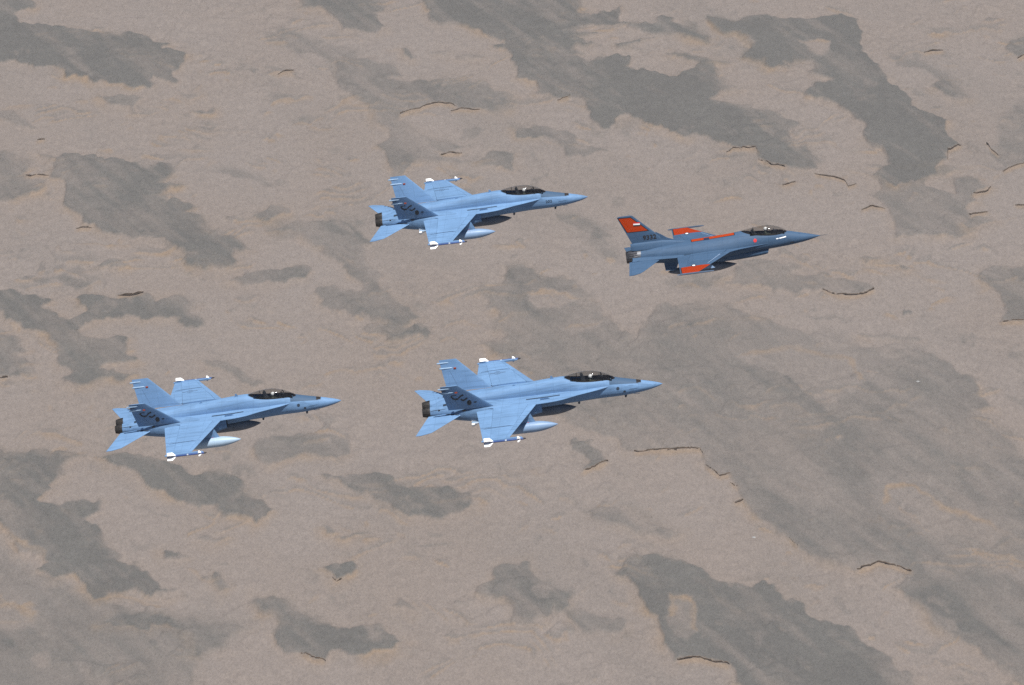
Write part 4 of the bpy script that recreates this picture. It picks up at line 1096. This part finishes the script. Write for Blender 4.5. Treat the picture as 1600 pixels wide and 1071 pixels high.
def make_single_tail():
    root = bpy.data.objects.new('fighter_jet', None); COL.objects.link(root)
    st = [0, .12, .35, .65, 1.0, 1.4, 1.8, 2.2, 2.5, 2.7, 2.95, 3.2, 3.6, 4.0, 4.5, 5.0, 5.3, 5.6, 5.9, 6.2, 6.6, 7.2, 8, 8.8, 9.7, 10.4, 11, 11.7, 12.3, 13, 13.62]
    hull('fuselage', T16, st, M16F, root, hole=(2.7, 5.3, .62))
    MB().add(*tube([V(.06, 0, 0), V(-.25, 0, 0), V(-.55, 0, 0)], [.02, .014, .006], 8)).build('nose_probe', M_GREYMARK, root)
    ist = [4.15, 4.3, 4.6, 5, 5.4, 6, 6.5, 7.2, 8, 8.8, 9.5, 10.2, 11, 11.6, 12.2]
    inl = hull('air_intake', I16, ist, M16, root, N=32, cap0=False)
    # slanted lip: the upper edge reaches further forward
    for vtx in inl.data.vertices:
        s = OX - vtx.co.x
        if s < 5: vtx.co.x += (vtx.co.z - OZ + .86) * .35 * (5 - s) / .85
    w, zt, zm, zb, a1, a2 = interp(I16, 4.2)
    v, f = loft([ring(4.16, w * .97, zt - .01, zm, zb + .01, a1, a2, 0, 32), ring(4.2, w * .93, zt - .03, zm, zb + .03, a1, a2, 0, 32), ring(6, w * .8, zt - .1, zm, zb + .1, a1, a2, 0, 32)], False, True)
    d = mesh_obj('intake_duct', v, f, M_DUCT, inl)
    for vtx in d.data.vertices:
        s = OX - vtx.co.x
        if s < 5: vtx.co.x += (vtx.co.z - OZ + .86) * .35 * (5 - s) / .85
    # nozzle
    n = 45
    MB().add(*revolve([(OX - 13.86, .545), (OX - 13.72, .55), (OX - 13.58, .552)], 36, 0, .16 + OZ)).build('nozzle_ring', M_NOZBAND, root)
    noz = link('exhaust_nozzle', None, None, root)
    for k in range(15):
        a0 = 2 * math.pi * k / 15; mb = MB(); rings = []
        for s, r in ((13.86, .540), (14.1, .525), (14.35, .49), (14.70, .425)):
            row = []
            for off, rr in ((-.195, r * .975), (-.1, r * 1.01), (.1, r * 1.01), (.195, r * .975), (.195, r * .93), (-.195, r * .93)):
                row.append((OX - s, rr * math.cos(a0 + off), .16 + OZ + rr * math.sin(a0 + off)))
            rings.append(row)
        mb.add(*loft(rings)); mb.build('nozzle_petal', M_NOZ16, noz, smooth=False)
    v, f = loft([[(OX - s, r * math.cos(2 * math.pi * k / 30), .16 + OZ + r * math.sin(2 * math.pi * k / 30)) for k in range(30)] for s, r in ((14.69, .395), (14.2, .42), (13.7, .30))], False, True)
    mesh_obj('nozzle_liner', v, f, M_DUCT, noz)
    for sg in (1, -1):
        W = W16 if sg == 1 else mirror(W16)
        out = [(3.6, .60), (4.2, .70), (4.9, .82), (5.6, .95), (6.2, 1.08), (6.6, 1.2), (6.95, 1.38), (7.3, 1.42)]
        plate('wing_strake', out, lambda s, y: .13, .07, M16, root, .40, sg)
        out = [(10.4, 1.15), (10.9, 1.15), (11.6, 1.08), (12.4, 1.0), (13.4, .95), (14.0, .93), (14.25, .9)]
        plate('tail_shelf', out, lambda s, y: .10, .16, M16, root, .35, sg)
        MB().add([V(13.75, sg * .62, .24), V(14.3, sg * .66, .13), V(14.3, sg * .92, .10), V(13.75, sg * .93, .14), V(13.75, sg * .62, .02), V(14.3, sg * .66, .07), V(14.3, sg * .92, .05), V(13.75, sg * .93, .03)],
                 [(0, 1, 2, 3), (7, 6, 5, 4), (0, 4, 5, 1), (1, 5, 6, 2), (2, 6, 7, 3), (3, 7, 4, 0)]).build('speed_brake', M16, root, smooth=False)
        wing = W.piece('wing', M16W, root, .125, .765, 0, 1, 10, 10)
        W.piece('leading_edge_flap', M16W, wing, 0, .122, .10, 1, 6, 8); W.piece('flaperon', M16W, wing, .768, 1, .03, .72, 6, 5); W.piece('wing_tip_edge', M16W, wing, .768, 1, .722, 1, 6, 3)
        v = [W.pt(c, h, 1, .005) for h in (.20, .40, .60) for c in (.128, .145)]
        MB().add(v, [(0, 1, 3, 2), (2, 3, 5, 4)]).build('flap_hinge_highlight', M_HIGHLIGHT, wing, smooth=False)  # highlight along the hinge, painted as a pale strip
        ty, tz = W.mid(1.0)
        MB().add(*loft([[V(s, ty + sg * a, tz + b) for a, b in ((0, -q), (.10, -q), (.12, 0), (.10, q), (0, q))] for s, q in ((8.45, .012), (8.75, .045), (9.7, .055), (10.9, .055), (11.2, .02))])).build('missile_rail', M_RAIL16, wing, smooth=False)
        # roundel where the orange tip begins
        fw = lambda a, b: W.at(a, b, 1, .012)
        ro = link('wing_roundel', None, None, wing); hw = 1 / W.L; h0 = (3.30 - 1.0) / 3.62
        disc('roundel_outer', (0, 0), .20, lambda a, b: fw(9.85 + a, h0 + b * hw), M_GREYMARK, ro, .115)
        disc('roundel_middle', (0, 0), .115, lambda a, b: fw(9.85 + a, h0 + b * hw), M_WHITE, ro)
        S = S16 if sg == 1 else mirror(S16)
        S.piece('stabilator', M16, root, 0, 1, 0, 1, 12, 10, tipround=.16)
        # ventral fin
        v = [V(10.75, sg * .50, -.30), V(11.95, sg * .46, -.26), V(11.88, sg * .66, -1.02), V(11.10, sg * .68, -1.06), V(10.75, sg * .44, -.30), V(11.95, sg * .42, -.26), V(11.88, sg * .63, -1.02), V(11.10, sg * .65, -1.06)]
        MB().add(v, [(0, 1, 2, 3), (7, 6, 5, 4), (0, 4, 5, 1), (1, 5, 6, 2), (2, 6, 7, 3), (3, 7, 4, 0)]).build('ventral_fin', M16, root, smooth=False)
        # wing pylon
        y = 2.95; v = []
        for z, a, b in ((-.32, 8.25, 10.3), (.15, 8.75, 10.5)):
            for s, t in ((a, .02), (a + .25, .08), (b - .3, .07), (b, .01)): v.append(V(s, sg * (y + t), z))
            for s, t in ((b - .3, .07), (a + .25, .08)): v.append(V(s, sg * (y - t), z))
        MB().add(v, [tuple(range(5, -1, -1)), tuple(range(6, 12))] + [(i, (i + 1) % 6, 6 + (i + 1) % 6, 6 + i) for i in range(6)]).build('pylon', M_TANK, root, smooth=False)
    # vertical tail with base fairing and rudder
    tail = F16S.piece('vertical_tail', M16FIN, root, 0, .74, 0, 1, 10, 8)
    F16S.piece('rudder', M16FIN, tail, .743, 1, .12, .99, 6, 6)
    base = []
    for s, w, zt in ((9.9, .05, .90), (10.5, .13, 1.0), (11.2, .17, 1.16), (11.8, .19, 1.24), (13.2, .2, 1.26), (14.0, .18, 1.24), (14.28, .10, 1.20)):
        base.append([V(s, -w * 1.3, .70), V(s, -w, zt - .1), V(s, -w * .4, zt), V(s, w * .4, zt), V(s, w, zt - .1), V(s, w * 1.3, .70)])
    mesh_obj('tail_base_fairing', *loft(base), M16, tail, sharp=60)
    # dorsal fillet
    fl = [[V(s, -t, .8), V(s, -t * .5, z), V(s, t * .5, z), V(s, t, .8)] for s, z, t in ((10.6, 1.0, .03), (11.1, 1.20, .06), (11.5, 1.38, .08), (11.95, 1.72, .05), (12.3, 1.95, .03))]
    mesh_obj('dorsal_fillet', *loft(fl), M16FIN, tail)
    cockpit(root, 2.75, 5.2, .42, .72, -.12, 4.42, R(28))
    can = canopy_mesh('canopy', C16, root, M_GLASS, 2.52, 5.92, squash=2.0)
    MB().add(*arch(C16, 5.0, .018, 0)).build('canopy_frame', M_DARK, can)
    for sg in (1, -1):
        P = []
        for k in range(14):
            s = 2.56 + 3.3 * k / 13; w, zt, zb = interp(C16, s); P.append(V(s, sg * w, zb + .012))
        MB().add(*tube(P, .012, 6)).build('canopy_sill', M_DARK, can)
    # belly tank pylon
    v = []
    for z, a, b in ((-1.12, 7.3, 9.3), (-.7, 7.2, 9.5)):
        for s, t in ((a, .02), (a + .2, .07), (b - .3, .07), (b, .02)): v.append(V(s, t, z))
        for s, t in ((b - .3, .07), (a + .2, .07)): v.append(V(s, -t, z))
    MB().add(v, [tuple(range(5, -1, -1)), tuple(range(6, 12))] + [(i, (i + 1) % 6, 6 + (i + 1) % 6, 6 + i) for i in range(6)]).build('pylon', M16, root, smooth=False)
    # fin markings, both faces
    def on_fin(side):
        return lambda a, z: F16S.at(a, (z - .92) / 2.56, side, .012)
    for side in (1, -1):
        f = on_fin(side); fl = link('tail_flag', None, None, root)
        for nm, z, mat in (('flag_stripe', 2.86, M_RED), ('flag_stripe', 2.755, M_WHITE), ('flag_stripe', 2.65, M_BLACK)):
            strokes(nm, [[(13.86, z + .015), (13.42, z - .015)]], .105, f, mat, fl)
        sgn = -1 if F16S.n[0] * side > 0 else 1     # starboard face: nose is to the right
        lettering('tail_number', '9332', .40, 1.02, lambda u, v: f(12.78 + sgn * u * 1.0, 1.60 + v), M_BLACK, root, bold=.035)
        strokes('antenna_cap', [[(14.95, 3.47), (14.05, 3.47)]], .05, f, M_SOFTMARK, root)
    fn = nose_fn(4.97, .52, T16)
    disc('side_roundel', (0, 0), .13, fn, M_RED, root)
    fn = nose_fn(3.0, .40, T16)
    for ln in ([(-.36, 0), (-.22, 0)], [(-.12, 0), (.02, .01)], [(.05, .012), (.16, .015)], [(.19, .017), (.36, .03)]): strokes('rescue_lettering', [ln], .075, fn, M_WHITE, root)
    fn = nose_fn(2.2, -.10, T16)
    disc('gun_stain', (0, 0), .16, fn, M_GREYMARK, root, sq=.6)
    return root
POSE16 = (0.05534, 0.11257, -0.04916, 1282.2, 368.0, 427.32)
jet16 = make_single_tail()
loc, e, m = place(POSE16)
jet16.location = loc; jet16.rotation_euler = e
tag(jet16, 'steel blue single-tail fighter jet with orange panels, flying ahead of the others', 'jet')
P = lambda s, y, z: loc + m @ Vector(V(s, y, z))
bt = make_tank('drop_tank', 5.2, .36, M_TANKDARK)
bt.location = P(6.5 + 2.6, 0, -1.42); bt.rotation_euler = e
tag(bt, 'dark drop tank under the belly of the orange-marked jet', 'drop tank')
make_pilot('pilot in a white helmet under the clear bubble canopy of the orange-marked jet', P(4.06, 0, .30), e)

# ------------------------------------------------------------------ two pale stones on the plain
def stone(px, py, r, label):
    x, y = ground_at(np.array(px), np.array(py)); x = float(x); y = float(y); rg = random.Random(int(px))
    v = []; f = []; n, k = 10, 6
    for i in range(k + 1):
        th = math.pi * .5 * i / k
        for j in range(n):
            a = 2 * math.pi * j / n; q = 1 + .25 * (rg.random() - .5)
            v.append((1.6 * r * math.cos(th) * math.cos(a) * q, r * 1.2 * math.cos(th) * math.sin(a) * q, r * .6 * math.sin(th) * q))
    for i in range(k):
        for j in range(n): f.append((i * n + j, i * n + (j + 1) % n, (i + 1) * n + (j + 1) % n, (i + 1) * n + j))
    o = mesh_obj('pale_boulder', v, f, M_STONE, None, smooth=False)
    o.location = (x, y, terrain(x, y) - .05)
    tag(o, label, 'boulder', 'pale boulders on the plain')
M_STONE = plain('pale_limestone', (.30, .30, .295), .9)
stone(1178, 840, .6, 'small white boulder on sand right below the long brown ledge')
stone(1434, 601, .6, 'small white boulder on grey gravel at right of the plain')

# ------------------------------------------------------------------ dusty air between the camera and the ground
def air():
    t = NT('haze_air'); t.t.nodes.remove(t.out); t.out = t.n('ShaderNodeOutputMaterial')
    pv = t.n('ShaderNodeVolumePrincipled'); pv.inputs['Color'].default_value = (.82, .85, .91, 1); pv.inputs['Density'].default_value = HAZE; pv.inputs['Anisotropy'].default_value = .2
    t.l(pv.outputs[0], t.out.inputs['Volume'])
    return t.mat
HAZE = 5.5e-5
hz = MB().add(*box((0, 0, (CAM_H + 60 - 4) / 2), (98000, 98000, (CAM_H + 60 + 4) / 2))).build('haze', air(), None, smooth=False)
tag(hz, kind='stuff')
import OpenImageIO as oiio, sys, numpy as np
im=oiio.ImageBuf(''+(sys.argv[1] if len(sys.argv)>1 else "/workdir/render_main.png")+'').get_pixels(oiio.UINT8)[...,:3]
def p(x,y,r=3):
    x=int(x*.64);y=int(y*.64); a=im[y-r:y+r+1,x-r:x+r+1].reshape(-1,3); return a.mean(0).round().astype(int).tolist()
for n,(x,y,r) in dict(sandmid=(450,560,6),sandbot=(620,900,6),sandtop=(420,60,6),dark_top=(760,20,6),dark_l=(170,80,6),G1=(1200,720,6),wing=(770,650,2),lwing=(775,590,2),Rfin=(735,625,1),Lfin=(715,590,1),nose=(990,602,1),f16side=(1100,388,2),f16wing=(1085,405,1),orange=(1080,418,1),finorange=(985,352,1)).items(): print(n,p(x,y,r))
